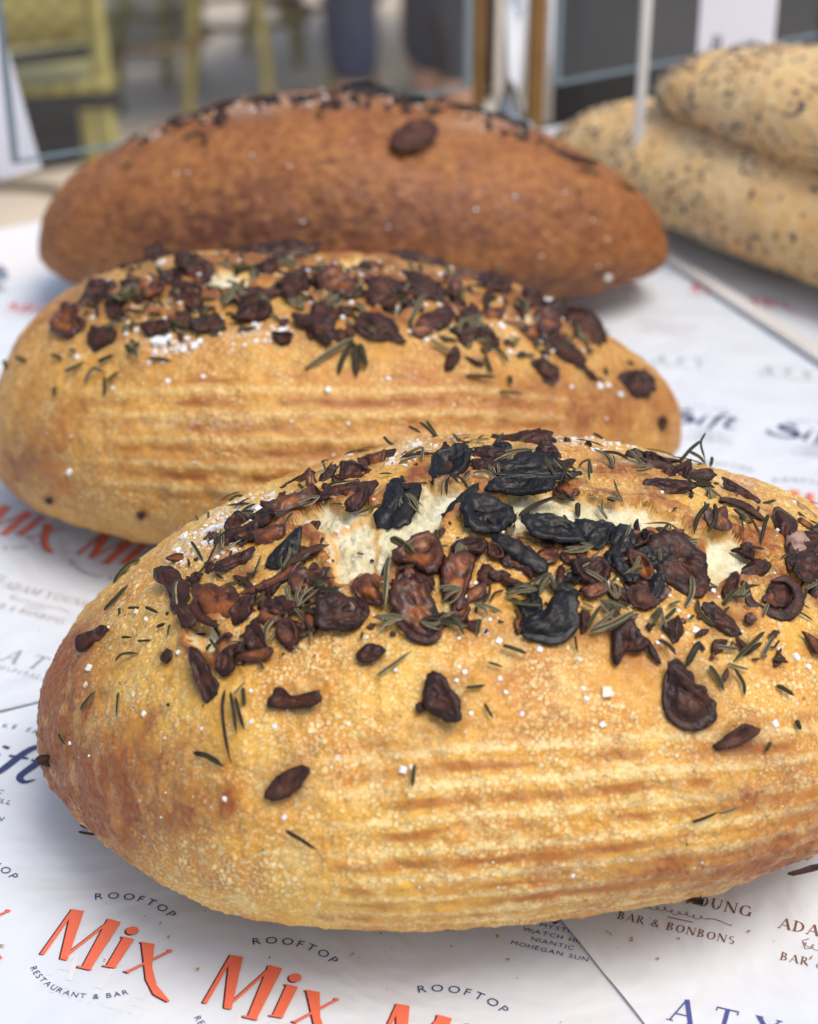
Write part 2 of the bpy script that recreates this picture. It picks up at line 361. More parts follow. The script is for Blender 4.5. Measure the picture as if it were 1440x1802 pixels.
class Print:
    """collects flat ink shapes in a local frame (x along the line, y up) and links them as one mesh"""
    def __init__(s, org, ang, z): s.o = np.array(org, float); s.a = ang; s.z = z; s.V = []; s.F = []; s.q = 0
    def add(s, V, Fc, lift=None):
        V = np.asarray(V, float).reshape(-1, 2)
        if not len(V): return
        c, n = math.cos(s.a), math.sin(s.a); o = len(s.V); s.q += 1
        z = s.z+(lift if lift is not None else (s.q % 7)*1.2e-5)
        for x, y in V: s.V.append((s.o[0]+c*x-n*y, s.o[1]+n*x+c*y, z))
        s.F += [tuple(i+o for i in f) for f in Fc]
    def text(s, t, x, y, h, track=.14, bold=0, shear=0, arc=None, serif=False, center=True, wide=1.):
        items = []; cur = 0
        for ch in t:
            if serif: L, w = serif_glyph(ch)
            else: V, Fc, w = glyph(ch); L = [(V/.72, Fc, 0)]; w = w/.72
            items.append((L, cur, w*wide)); cur += (w*wide+track)
        tot = cur-track; x0 = -tot/2 if center else 0
        for L, cx, w in items:
            for V, Fc, q in L:
                V = np.asarray(V, float).reshape(-1, 2)
                if not len(V): continue
                X = (V[:, 0]*wide-(w/2 if arc else 0)); Y = V[:, 1]; X = X+shear*Y
                if arc:
                    R, up = arc; th = (x0+cx+w/2)*h/R
                    if up: bx, by = R*math.sin(th), R*math.cos(th); ro = -th
                    else: bx, by = R*math.sin(th), -R*math.cos(th); ro = th
                    X, Y = X*h, Y*h-(0 if up else 0)
                    c, n = math.cos(ro), math.sin(ro)
                    P = np.stack([x+bx+c*X-n*Y, y+by+n*X+c*Y], 1)
                else: P = np.stack([x+(x0+cx)*h+X*h, y+Y*h], 1)
                s.add(P, Fc)
    def done(s, name, mat, parent):
        if not s.V: return None
        V = np.array(s.V)
        return mesh_np(name, V, s.F, mat, parent, smooth=False)

def G(px, py): return ground(px, py)
# the Mix mark, traced in pixels at 2.25x from (0,1500), brought to the sheet's own frame
def c7(p): return (p[0]/2.25, 1500+p[1]/2.25)
MIX = [
 [(160,417),(176,420),(300,244),(286,240)], [(286,238),(334,246),(268,442),(240,436)], [(250,440),(262,430),(440,290),(436,282),(270,412)],
 [(430,276),(480,290),(362,474),(326,470)], [(312,462),(366,476),(362,482),(308,470)], [(490,350),(530,362),(460,470),(424,462)],
 [(412,460),(464,468),(460,474),(410,466)], [(484,346),(532,358),(530,364),(482,352)], [(562,372),(612,380),(604,470),(622,540),(674,604),(664,608),(610,578),(580,520),(570,440)],
 [(560,368),(614,378),(612,384),(558,374)], [(500,486),(512,490),(682,406),(676,400)], [(496,482),(516,490),(512,494),(494,488)], [(668,398),(684,402),(682,410),(666,404)]]
mixc = G(185, 1670); mang = math.radians(-19.4)
def tol(p, c, a):
    g = G(*p)-c; return np.array([math.cos(a)*g[0]+math.sin(a)*g[1], -math.sin(a)*g[0]+math.cos(a)*g[1]])
MIXL = [np.array([tol(c7(p), mixc, mang) for p in poly]) for poly in MIX]
dotc = tol(c7((525, 325)), mixc, mang); dotr = .0021
_a = np.linspace(0, 2*PI, 20, endpoint=False); MIXL.append(dotc+dotr*np.stack([np.cos(_a), np.sin(_a)], 1))
topc = tol((255, 1580), mixc, mang); botc = tol((150, 1766), mixc, mang)
def mix_logo(parent, px, ang, z, far=False, sc=1.):
    c = G(*px) if not isinstance(px, np.ndarray) else px; a = math.radians(ang)
    p = Print(c, a, z)
    for poly in MIXL:
        if not far: p.add(poly*sc+np.array([-.00055, -.0003])*sc, [tuple(range(len(poly)))], 0)
    p.done('print_shadow', M['plum'], parent)
    p = Print(c, a, z+.0001)
    for i, poly in enumerate(MIXL): p.add(poly*sc, [tuple(range(len(poly)))], i*1.2e-5)
    p.done('print_wordmark', M['orange'] if not far else M['redink'], parent)
    p = Print(c, a, z)
    R = .0275*sc
    p.text('ROOFTOP', topc[0]*.0, (topc[1]-.0317)*sc, .0034*sc, track=.42, arc=(R, True), wide=1.12); p.done('print_headline', M['navy'], parent)
    p = Print(c, a, z)
    p.text('RESTAURANT & BAR', botc[0]*.0, (botc[1]+.0262)*sc, .0023*sc, track=.34, arc=(.0262*sc, False), wide=1.08)
    p.done('print_tagline', M['navy'], parent)
def adam_logo(parent, px, ang, z, mat='copper', start=False, end=False, sc=1.):
    a = math.radians(ang); c = np.array(G(*px)); e = np.array([math.cos(a), math.sin(a)])
    if end: c = c-e*.0235*sc
    if start: c = c+e*.0235*sc
    p = Print(c, a, z); p.text('ADAM YOUNG', 0, 0, .0056*sc, track=.10, serif=True)
    # loose script word under the name
    t = np.linspace(0, 1, 90); X = (-.014+.023*t)*sc; Y = (-.0058+.0011*np.sin(t*2*PI*9)*(1-.3*t)+.0005*np.sin(t*2*PI*3.3))*sc
    X = X+.0009*np.cos(t*2*PI*9)*sc; V, Fc = stroke_quads(np.stack([X, Y], 1), .00022*sc); p.add(V, Fc)
    V, Fc = stroke_quads(np.array([(-.0125,-.0022),(-.0145,-.004),(-.013,-.0078),(-.0105,-.0064)])*sc, .0003*sc); p.add(V, Fc)
    t = np.linspace(0, 1, 14); V, Fc = stroke_quads(np.stack([(.009+.009*t)*sc, (-.0058+.0006*np.sin(t*5))*sc], 1), .00028*sc); p.add(V, Fc)
    V, Fc = stroke_quads([(-.004*sc, -.0092*sc), (.005*sc, -.0092*sc)], .00035*sc); p.add(V, Fc)
    p.text('BAR & BONBONS', 0, -.0158*sc, .0040*sc, track=.12, serif=True)
    p.done('print_wordmark', M[mat], parent)
def sift_logo(parent, px, ang, z, mat='navy', sc=1., listed=True):
    a = math.radians(ang); p = Print(G(*px), a, z); h = .001*sc
    def st(pts, w):
        pts = np.array(pts, float); t = np.linspace(0, len(pts)-1, 30); i = np.clip(t.astype(int), 0, len(pts)-2); f = (t-i)[:, None]
        m = np.gradient(pts, axis=0)
        q = (2*f**3-3*f**2+1)*pts[i]+(f**3-2*f**2+f)*m[i]+(-2*f**3+3*f**2)*pts[i+1]+(f**3-f**2)*m[i+1]
        w = np.interp(np.linspace(0, 1, 30), np.linspace(0, 1, len(w)), w); V, Fc = stroke_quads(q*h, w*h); p.add(V, Fc)
    st([(-9,6),(-11,9.5),(-17,8),(-16,4),(-10,1.5),(-8,-3),(-14,-6),(-22,-3),(-23,1)], (.5,2.6,1.6,4.6,5.2,3.4,1.8,2.8,.6))
    st([(-2.2,3.5),(-3.6,-2),(-4.2,-6),(-2.4,-6)], (2.4,2.4,2.,.5)); st([(-1.6,6.2),(-1.3,7.4)], (2.3,2.3))
    st([(9.5,8.5),(7,9.8),(5,6),(3.2,-3),(1,-11)], (1.2,2.2,2.6,2.5,1.2)); st([(1.5,3.4),(7.5,3.9)], (1.,1.))
    st([(12.5,8),(10.6,1),(9.6,-4.5),(12,-6.4),(14.5,-4.4)], (2.5,2.6,2.2,1.6,.5)); st([(8.6,3.6),(15.5,4.2)], (1.,1.))
    if listed:
        p.text('BAKE SHOP', -2*h, -.004*sc, .0021*sc, track=.6, arc=(.020*sc, True))
        for i, t in enumerate(('MYSTIC', 'WATCH HILL', 'NIANTIC', 'MOHEGAN SUN')): p.text(t, 3*h, -(.0135+.0036*i)*sc, .0019*sc, track=.3, wide=1.15)
    p.done('print_wordmark', M[mat], parent)
def aty_logo(parent, px, ang, z, mat='blue', sc=1., left=False):
    a = math.radians(ang); c = np.array(G(*px))
    if left: c = c+np.array([math.cos(a), math.sin(a)])*.021*sc
    p = Print(c, a, z); p.text('A.T.Y', 0, 0, .0108*sc, track=.10, serif=True); p.text('HOSPITALITY', 0, -.0062*sc, .0034*sc, track=.32, serif=True)
    p.done('print_wordmark', M[mat], parent)

def sheet(label, pts_px, z, rim=0.0006, ground_pts=None):
    P = [tuple(G(*q)) for q in pts_px] if ground_pts is None else ground_pts
    P = np.array(P); c = P.mean(0)
    t = thing('paper_sheet', label, 'paper', (0, 0, 0), 'overlapping printed paper sheets under the loaves')
    # fan of rings so the border can lift a touch
    K = len(P); E = []
    for i in range(K):
        a, b = P[i], P[(i+1) % K]
        for q in np.linspace(0, 1, 40, endpoint=False): E.append(a+(b-a)*q)
    E = np.array(E); n = len(E); fr = [0, .5, .9, .96, .985, 1.]
    V = [(c[0], c[1], z)]
    for r in fr[1:]:
        for q in E:
            pp = c+(q-c)*r; lift = rim*(max(0, (r-.9)/.1)**2)*(.5+.8*abs(pnoise(np.array([pp[0]*30, pp[1]*30, z*500]))))
            V.append((pp[0], pp[1], z+lift))
    Fc = [(0, 1+i, 1+(i+1) % n) for i in range(n)]
    for k in range(len(fr)-2):
        a, b = 1+k*n, 1+(k+1)*n; Fc += [(a+i, b+i, b+(i+1) % n, a+(i+1) % n) for i in range(n)]
    mesh_np('paper', V, Fc, M['paper'], t); return t
# far right and middle sheet, left middle sheet, front left sheet, front right sheet
sD = sheet('large white printed sheet under the two rear loaves, blue wordmark by the middle loaf', None, .0004,
           ground_pts=[(-.40, .70), (.09, .62), (.40, .52), (.52, .90), (.24, 1.42), (-.13, 1.19), (-.38, 1.02)])
sC = sheet('white printed sheet at the left edge between front and middle loaf', [(-300, 1330), (70, 1238), (420, 1150), (520, 860), (0, 700), (-500, 760)], .0008)
sA = sheet('front left white sheet with orange wordmarks and navy curved lettering', None, .0012, rim=.0011,
           ground_pts=[tuple(G(-400, 1365)), tuple(G(0, 1264)), tuple(G(75, 1243)), tuple(G(500, 1140)), (.07, .70), (.11, .60), (.12, .33), (-.35, .30)])
sB = sheet('front right white sheet with copper BAR and BONBONS lettering overlapping its neighbour', None, .0017, rim=.0012,
           ground_pts=[tuple(G(945, 1575)), tuple(G(1180, 1868)), (.105, .36), (.40, .32), (.38, .60), (.02, .60)])
zA, zB, zC, zD = .0012+.00025, .0017+.00025, .0008+.00025, .0004+.00025
e1 = np.array([math.cos(mang), math.sin(mang)])
for q in ((-95, 1600), (185, 1670), (473, 1755), (776, 1846)): mix_logo(sA, q, -19.4, zA)
sift_logo(sA, (-2, 1345), -19, zA, sc=1.35); sift_logo(sA, (985, 1592), -19, zA, mat='blue', sc=1.1)
p = Print(G(762, 1637), mang, zA); p.text('SUN . CT', 0, 0, .0022, track=.4); p.done('print_caption', M['navy'], sA)
aty_logo(sA, (175, 1745), -19.4, zA-.0001, 'ghost', 1.15); aty_logo(sA, (470, 1850), -19.4, zA-.0001, 'ghost', 1.15)
adam_logo(sB, (1322, 1622), -19, zB, end=True); adam_logo(sB, (1368, 1640), -19, zB, start=True)
aty_logo(sB, (1150, 1797), -19, zB, 'blue', 1.05, left=True)
adam_logo(sC, (78, 1055), -24, zC, 'tanink', sc=1.); adam_logo(sC, (-70, 1010), -24, zC, 'tanink')
aty_logo(sC, (55, 1180), -24, zC, 'greyink', .95)
mix_logo(sC, (35, 925), -26, zC, sc=.98); mix_logo(sC, (215, 975), -26, zC, sc=.98); mix_logo(sC, (-120, 880), -26, zC, sc=.98)
mix_logo(sD, (1405, 885), -16, zD, sc=.95); mix_logo(sD, (1265, 855), -16, zD, sc=.95)
sift_logo(sD, (1246, 742), -16, zD, sc=1.05); sift_logo(sD, (1432, 768), -16, zD, sc=1.05)
aty_logo(sD, (1195, 642), -16, zD, 'greyink', .9); aty_logo(sD, (1385, 662), -16, zD, 'greyink', .9)
adam_logo(sD, (1175, 575), -16, zD, 'tanink', sc=.8); adam_logo(sD, (1010, 545), -16, zD, 'tanink', sc=.8)
for q in ((1085, 500), (1248, 512), (1352, 535)): mix_logo(sD, q, -16, zD, far=True, sc=.6)
mix_logo(sD, (45, 545), -16, zD, far=True, sc=.6)

# ------------------------------------------------------------------ loaves
STN = np.linspace(-1, 1, 9)
def spl(vs, q):
    xs = STN; vs = np.array(vs); m = np.gradient(vs, xs)
    i = np.clip(np.searchsorted(xs, q)-1, 0, len(xs)-2); h = xs[i+1]-xs[i]; t = (q-xs[i])/h
    return (2*t**3-3*t**2+1)*vs[i]+(t**3-2*t**2+t)*h*m[i]+(-2*t**3+3*t**2)*vs[i+1]+(t**3-t**2)*h*m[i+1]
def loaf_grid(x0, x1, A, Y, k, lift, n, m, z0=.0012, env=.85):
    th = np.linspace(-PI/2+.004, PI/2-.004, n); S = np.sin(th); e = np.cos(th)**env
    a = spl(A, S)*e; yc = spl(Y, S); a0 = np.mean(A[3:6]); b = k*a
    zc = z0+b*.8+lift*k*(a0-a)*.8; X = x0+(x1-x0)*(S+1)/2
    ph = np.linspace(0, 2*PI, m, endpoint=False); cy, sz = np.cos(ph), np.sin(ph); sz = np.where(sz < 0, .8*sz, sz)
    P = np.stack([np.broadcast_to(X[:, None], (n, m)), yc[:, None]+a[:, None]*cy, zc[:, None]+b[:, None]*sz], -1)
    return P, np.broadcast_to(S[:, None], (n, m)), np.broadcast_to(ph[None], (n, m))
def grid_normals(P):
    dx = np.gradient(P, axis=0); dy = np.roll(P, -1, 1)-np.roll(P, 1, 1); n_ = np.cross(dx, dy); n_ = nrm(n_)
    c = P.mean((0, 1)); s_ = np.sign(((P-c)*n_).sum(-1).mean()); return n_*s_
def poly_sd(q, poly):
    """signed distance in pixels, positive inside"""
    poly = np.asarray(poly, float); d = np.full(q.shape[:-1], 1e9); inside = np.zeros(q.shape[:-1], bool)
    for i in range(len(poly)):
        a, b = poly[i], poly[(i+1) % len(poly)]; ab = b-a; t = np.clip(((q-a)@ab)/(ab@ab), 0, 1)
        d = np.minimum(d, np.linalg.norm(q-(a+t[..., None]*ab), axis=-1))
        c = ((a[1] > q[..., 1]) != (b[1] > q[..., 1])) & (q[..., 0] < (b[0]-a[0])*(q[..., 1]-a[1])/((b[1]-a[1])+1e-9)+a[0])
        inside ^= c
    return np.where(inside, d, -d)
CROP = {'A': (250, 800, 3.6), 'B': (600, 740, 4.114), 'C': (850, 740, 4.114), 'D': (1100, 740, 4.235), 'E': (600, 980, 4.114), 'F': (850, 980, 4.114),
        'G': (1100, 980, 4.235), 'H': (100, 960, 3.6), 'P': (0, 0, 1.), '1': (0, 400, 3.43), '2': (380, 400, 3.43), '3': (760, 420, 3.2)}
def cv(c, pts): x, y, s_ = CROP[c]; return [(x+a/s_, y+b/s_) for a, b in pts]

class Loaf:
    def __init__(s, label, grid, n, m, crust, lump=.0022, crumbs=(), toasts=(), flours=(), bands=None, group=None, cat='bread', xf=None, seedtop=None, scorch=(), shade=None):
        P, S, ph = loaf_grid(*grid, n, m)
        if xf is not None: P = xf(P)
        nr = grid_normals(P); s.nb = nr.copy()
        L = fbm(P*14, 2)*lump+fbm(P*48+9, 3)*lump*.32
        q = proj(P); facing = (nr*(CAM-P)).sum(-1) > 0
        jit = fbm(P*120+3, 3)*9
        crumb = np.zeros(P.shape[:2]); rim = np.zeros_like(crumb); rimt = np.zeros_like(crumb)
        for poly in crumbs:
            sd_ = poly_sd(q, poly)+jit; sd_ = np.where(facing, sd_, -99)
            crumb = np.maximum(crumb, sstep(-2.5, 2.5, sd_)); rim = np.maximum(rim, np.exp(-((sd_+9)/9)**2)*(sd_ < 3)); rimt = np.maximum(rimt, np.exp(-((sd_+1)/6)**2))
        toast = np.zeros_like(crumb); sco = np.zeros_like(crumb); flour = np.zeros_like(crumb)
        for (x, y, rx, ry, am) in toasts: toast += am*np.exp(-((q[..., 0]-x)/rx)**2-((q[..., 1]-y)/ry)**2)*facing
        for (x, y, rx, ry, am) in scorch:
            w = (np.abs(q[..., 0]-x) < 3*rx) & (np.abs(q[..., 1]-y) < 3*ry) & facing
            sco[w] = np.maximum(sco[w], am*np.exp(-((q[..., 0][w]-x)/rx)**2-((q[..., 1][w]-y)/ry)**2))
        for (x, y, rx, ry, am) in flours: flour += am*np.exp(-((q[..., 0]-x)/rx)**2-((q[..., 1]-y)/ry)**2)*facing
        toast += rim*.7
        band = np.zeros_like(crumb); pale = np.zeros_like(crumb)
        if bands:
            # the rings a proofing basket leaves run along the loaf at even heights
            lo, hi, cnt, fade, amp = bands
            u = (ph-lo)/(hi-lo)*cnt+fbm(np.stack([S*1.6, ph*.8, S*0], -1)+5, 2)*.22; w = sstep(0, .12, (ph-lo)/(hi-lo))*sstep(1, .85, (ph-lo)/(hi-lo))
            w = w*sstep(fade[0], fade[0]+.35, S)*sstep(fade[1], fade[1]-.25, S)
            brk = sstep(-.35, .25, fbm(np.stack([S*5, ph*9, S*0+2], -1), 3))
            c_ = np.cos(u*2*PI); band = sstep(.05, .9, -c_)*w*brk; pale = sstep(.35, .95, c_)*w
            L = L+amp*c_*w*.5
        L = L+rim*.0016-crumb*(.0032+.0016*fbm(P*150, 3))+crumb*.0009*fbm(np.stack([P[..., 0]*60, P[..., 1]*260, P[..., 2]*260], -1), 3)
        pits = sstep(.62, .85, pnoise(P*75+31))*.0012; L = L-pits*(1-crumb)
        L = L+.00045*fbm(P*420, 2)+.0007*fbm(P*170+5, 2)*(1-crumb)
        ends = np.clip(1-np.abs(S), 0, 1); L = L*sstep(0, .02, ends)
        P = P+nr*L[..., None]
        P[..., 2] = np.maximum(P[..., 2], .0021)
        s.P, s.q = P, proj(P); s.n = grid_normals(P); s.f = facing
        base = np.array([P[..., 0].mean(), P[..., 1].mean(), 0]); s.base = base
        s.root = thing('bread_loaf', label, cat, base, group)
        i, j = np.meshgrid(np.arange(n-1), np.arange(m), indexing='ij'); j2 = (j+1) % m
        Q = np.stack([i*m+j, (i+1)*m+j, (i+1)*m+j2, i*m+j2], -1).reshape(-1, 4)
        cf = crumb.ravel()[Q].mean(1) > .5; V = (P-base).reshape(-1, 3)
        def sub(name, sel, mat, at):
            if not sel.any(): return None
            Qs = Q[sel]; u_, inv = np.unique(Qs, return_inverse=True)
            return mesh_np(name, V[u_], inv.reshape(Qs.shape), mat, s.root, True, {k: v.ravel()[u_] for k, v in at.items()})
        s.crust = sub('crust', ~cf, crust, dict(toast=np.clip(toast, 0, 1), band=band, pale=pale, scorch=np.clip(sco, 0, 1), flour=np.clip(flour, 0, 1)))
        sub('crumb', cf, M['crumb'], dict(rimtoast=np.clip(rimt*.8, 0, 1)))
        # caps for the two ends
        s.idx = np.argwhere(s.f[:, :]); s.qf = s.q[s.f]; s.Pf = P[s.f]; s.nf = s.nb[s.f]
        s.chips = []; s.leaves = []; s.salts = []
    def hit(s, x, y):
        k = np.argmin((s.qf[:, 0]-x)**2+(s.qf[:, 1]-y)**2); return s.Pf[k], s.nf[k]
    def plane(s, x, y, w=.3, lift=.001):
        p_, n_ = s.hit(x, y); tc = nrm(CAM-p_); fac = float(n_@tc)
        nn = nrm(n_*(1-w)+tc*w) if fac > .35 else nrm(n_*.45+tc*.75)
        return p_+n_*(lift+.0018*max(0, .35-fac)/.35), nn
    def unproj(s, pts, pl):
        p0, nn = pl; out = []
        for x, y in pts:
            d = ray(x, y); t = ((p0-CAM)@nn)/(d@nn); out.append(CAM+t*d)
        return np.array(out)
    # -- a garlic chip from its outline
    def chip(s, crop, pts, kind='d', lift=.0012, T=None, cup=None, w=.3):
        px = np.array(cv(crop, pts)); c0 = px.mean(0); pl = s.plane(*c0, w, lift); B = s.unproj(px, pl); n_ = pl[1]
        K = 44; mn = len(B); t = np.linspace(0, mn, K, endpoint=False); i = t.astype(int); f = (t-i)[:, None]
        g = lambda k: B[(i+k) % mn]
        C = .5*((2*g(0))+(g(1)-g(-1))*f+(2*g(-1)-5*g(0)+4*g(1)-g(2))*f**2+(3*g(1)-g(-2+1)-3*g(2)+g(3))*0)
        C = .5*(2*g(0)+(g(1)-g(-1))*f+(2*g(-1)-5*g(0)+4*g(1)-g(2))*f**2+(-g(-1)+3*g(0)-3*g(1)+g(2))*f**3)
        c = C.mean(0); D = C-c; U, Sg, Vt = np.linalg.svd(D, full_matrices=False); u = Vt[0]; v = np.cross(n_, u); size = Sg[0]/math.sqrt(K)*1.4
        wid = max(1e-4, Sg[1]/math.sqrt(K)*1.4)
        seed = rng.uniform(0, 100, 3)
        T = T or min(.0016, .0005+wid*.16); cup = rng.choice([-.45, -.25, -.1, .1, .3, .6]) if cup is None else cup; crs = rng.uniform(0, .6); wa = rng.uniform(0, PI)
        R = 13; rs = np.linspace(0, 1, R)**.8; rs = np.concatenate([rs[1:], ])
        tl = rng.uniform(-.16, .16, 2); bend = rng.uniform(-.05, .28)/max(size, .003)
        edge_j = 1+(.15*fbm(C*330+seed, 4)+.03*fbm(C*900+seed, 1))[:, None]
        top = []; bot = []; rim = []
        def hgt(q3, r):
            d = q3-c; a = d@u; b = d@v
            prof = (1-r**5)
            h = T*prof*.8+cup*T*1.6*(np.exp(-((r-.78)/.2)**2)-.55*np.exp(-(r/.5)**2))
            h = h-T*crs*np.exp(-((b+.35*wid*np.sin(a/size*2+seed[0]))/(wid*.16))**2)*prof
            al = a*math.cos(wa*.3)+b*math.sin(wa*.3); bl = b*math.cos(wa*.3)-a*math.sin(wa*.3)
            h = h+T*(.30 if kind in 'kr' else .5)*(1-2.2*np.abs(pnoise(np.stack([al*130+seed[0], bl*420+seed[1], al*0+seed[2]], -1))))*(.3+.7*prof)
            h = h+T*.5*fbm(q3*260+seed, 3)*(.35+.65*prof)
            base = tl[0]*a+tl[1]*b+abs(tl[0])*size*.5+abs(tl[1])*wid*.5+bend*(a*a)*.5
            return h+base, base
        V = []; rimv = []
        h, bs = hgt(c[None], np.zeros(1)); V.append(c+n_*h[0]); rimv.append(0)
        for r in rs:
            q3 = c+D*r*(1+(edge_j-1)*r); h, bs = hgt(q3, np.full(K, r)); V += list(q3+n_*h[:, None]); rimv += [r]*K
        for r in rs[::-1][1:]:
            q3 = c+D*r*.97; h, bs = hgt(q3, np.full(K, r)); th_ = T*(.25+.75*(1-r**4)); V += list(q3+n_*(np.minimum(h, bs+T)-th_*1.1)[:, None]); rimv += [r]*K
        V.append(c-n_*T*1.0); rimv.append(0)
        nr_ = (len(V)-2)//K; Fc = [(0, 1+k, 1+(k+1) % K) for k in range(K)]
        for a in range(nr_-1):
            o1, o2 = 1+a*K, 1+(a+1)*K; Fc += [(o1+k, o2+k, o2+(k+1) % K, o1+(k+1) % K) for k in range(K)]
        o1 = 1+(nr_-1)*K; e = len(V)-1; Fc += [(o1+(k+1) % K, o1+k, e) for k in range(K)]
        area = size*wid; s.chips.append((area, np.array(V), Fc, np.array(rimv), kind))
    # -- a folded strip or curl of garlic
    def curl(s, crop, pts, wpx, kind='d', lift=.0015, flat=.6, w=.3, taper=.5):
        px = np.array(cv(crop, pts)); sc = CROP[crop][2]; pl = s.plane(*px.mean(0), w, lift); B = s.unproj(px, pl); n_ = pl[1]
        dist = float((pl[0]-CAM)@np.array([0, CT, -ST_])); R0 = wpx/sc/F*dist/2; n = 26; t = np.linspace(0, len(B)-1, n); i = np.clip(t.astype(int), 0, len(B)-2); f = (t-i)[:, None]; m = np.gradient(B, axis=0)
        C = (2*f**3-3*f**2+1)*B[i]+(f**3-2*f**2+f)*m[i]+(-2*f**3+3*f**2)*B[i+1]+(f**3-f**2)*m[i+1]
        Tn = nrm(np.gradient(C, axis=0)); K = 18; V = []; rimv = []; seed = rng.uniform(0, 100, 3); tt = np.linspace(0, 1, n)
        rad = R0*(1-taper*(2*np.abs(tt-.5))**2)*np.minimum(1, np.minimum(tt, 1-tt)*9+.12)
        for k in range(n):
            a = nrm(np.cross(Tn[k], n_))
            for j in range(K):
                th = 2*PI*j/K; d_ = a*math.cos(th)+n_*math.sin(th)*flat; q3 = C[k]+d_*rad[k]
                q3 = q3+d_*rad[k]*(.30*fbm((q3*330+seed)[None], 3)[0]-.28*math.exp(-((math.sin(th)-1)/.16)**2)); V.append(q3); rimv.append(.35+.65*abs(math.cos(th)))
        Fc = [(a*K+j, a*K+(j+1) % K, (a+1)*K+(j+1) % K, (a+1)*K+j) for a in range(n-1) for j in range(K)]
        Fc += [tuple(range(K-1, -1, -1)), tuple(range((n-1)*K, n*K))]
        L_ = np.linalg.norm(np.diff(C, axis=0), axis=1).sum(); s.chips.append((L_*R0, np.array(V), Fc, np.array(rimv), kind))
    # -- a rosemary needle
    def leaf(s, crop, pts, wpx=22, kind='g', lift=.0014, w=.25, path=None):
        sc = CROP[crop][2]; px = np.array(cv(crop, pts)); pl = s.plane(*px.mean(0), w, lift); B = s.unproj(px, pl); n_ = pl[1]
        dist = float((pl[0]-CAM)@np.array([0, CT, -ST_])); s._leaf(B, n_, wpx/sc/F*dist/2, kind)
    def _leaf(s, B, n_, hw, kind):
        n = 14; t = np.linspace(0, len(B)-1, n); i = np.clip(t.astype(int), 0, len(B)-2); f = (t-i)[:, None]; m = np.gradient(B, axis=0)
        C = (2*f**3-3*f**2+1)*B[i]+(f**3-2*f**2+f)*m[i]+(-2*f**3+3*f**2)*B[i+1]+(f**3-f**2)*m[i+1]
        Ln = np.linalg.norm(C[-1]-C[0]); tt = np.linspace(0, 1, n); arch = rng.uniform(-.02, .09)*Ln
        side = nrm(np.cross(nrm(C[-1]-C[0]), n_)); C = C+n_*(arch*4*tt*(1-tt)+rng.uniform(0, .06)*Ln*tt)[:, None]+side*(rng.uniform(-.035, .035)*Ln*4*tt*(1-tt))[:, None]
        Tn = nrm(np.gradient(C, axis=0)); tw = rng.uniform(-.7, .7); wd = hw*np.minimum(1, np.minimum(tt*6+.35, (1-tt)*4+.12))
        CS = [(-1, -.15), (-.95, .2), (-.6, .5), (-.2, .5), (0, .22), (.2, .5), (.6, .5), (.95, .2), (1, -.15), (.45, -.3), (0, -.1), (-.45, -.3)]
        V = []; ac = []
        for k in range(n):
            a = nrm(np.cross(Tn[k], n_)); b = n_*math.cos(tw*tt[k])+a*math.sin(tw*tt[k]); a2 = nrm(np.cross(Tn[k], b))
            for x, z in CS: V.append(C[k]+a2*x*wd[k]+b*z*wd[k]*.9); ac.append(abs(x))
        K = len(CS); Fc = [(a*K+j, a*K+(j+1) % K, (a+1)*K+(j+1) % K, (a+1)*K+j) for a in range(n-1) for j in range(K)]
        Fc += [tuple(range(K-1, -1, -1)), tuple(range((n-1)*K, n*K))]
        s.leaves.append((Ln*hw, np.array(V), Fc, np.array(ac), kind))
    def salt(s, crop, x, y, size, kind='salt', flat=.6, lift=.3):
        (px, py), = cv(crop, [(x, y)]); sc = CROP[crop][2]; p_, n_ = s.hit(px, py); dist = float((p_-CAM)@np.array([0, CT, -ST_])); s.crystal(p_, n_, size/sc/F*dist/2, kind, flat, lift)
    def crystal(s, p_, n_, r, kind='salt', flat=.6, lift=.3):
        a = nrm(np.cross(n_, rng.normal(size=3))); b = np.cross(n_, a)
        Vc = []
        for sx in (-1, 1):
            for sy in (-1, 1):
                for sz in (-1, 1): Vc.append(np.array([sx*rng.uniform(.55, 1), sy*rng.uniform(.55, 1), sz*rng.uniform(.6, 1)*flat]))
        Vc += [np.array([0, 0, flat*1.15])*rng.uniform(.8, 1.1)+rng.normal(size=3)*.1]
        V = [p_+n_*r*lift+r*(a*q[0]+b*q[1]+n_*q[2]) for q in Vc]
        bm = bmesh.new()
        for q in V: bm.verts.new(q)
        res = bmesh.ops.convex_hull(bm, input=bm.verts[:]); 
        for v_ in [v_ for v_ in bm.verts if not v_.link_faces]: bm.verts.remove(v_)
        bm.verts.index_update(); VV = np.array([v_.co[:] for v_ in bm.verts]); FF = [tuple(v_.index for v_ in f_.verts) for f_ in bm.faces]; bm.free()
        s.salts.append((r*r, VV, FF, np.zeros(len(VV)), kind))
    def scatter(s, cnt, region, fn, keep=()):
        """random surface spots inside a pixel polygon"""
        region = np.asarray(region, float); lo, hi = region.min(0), region.max(0); k = 0; tries = 0
        while k < cnt and tries < cnt*30:
            tries += 1; x, y = rng.uniform(lo, hi)
            if poly_sd(np.array([[x, y]]), region)[0] > 0 and not (any(poly_sd(np.array([[x, y]]), np.array(q_))[0] > 4 for q_ in keep) and rng.random() < .88): fn(x, y); k += 1
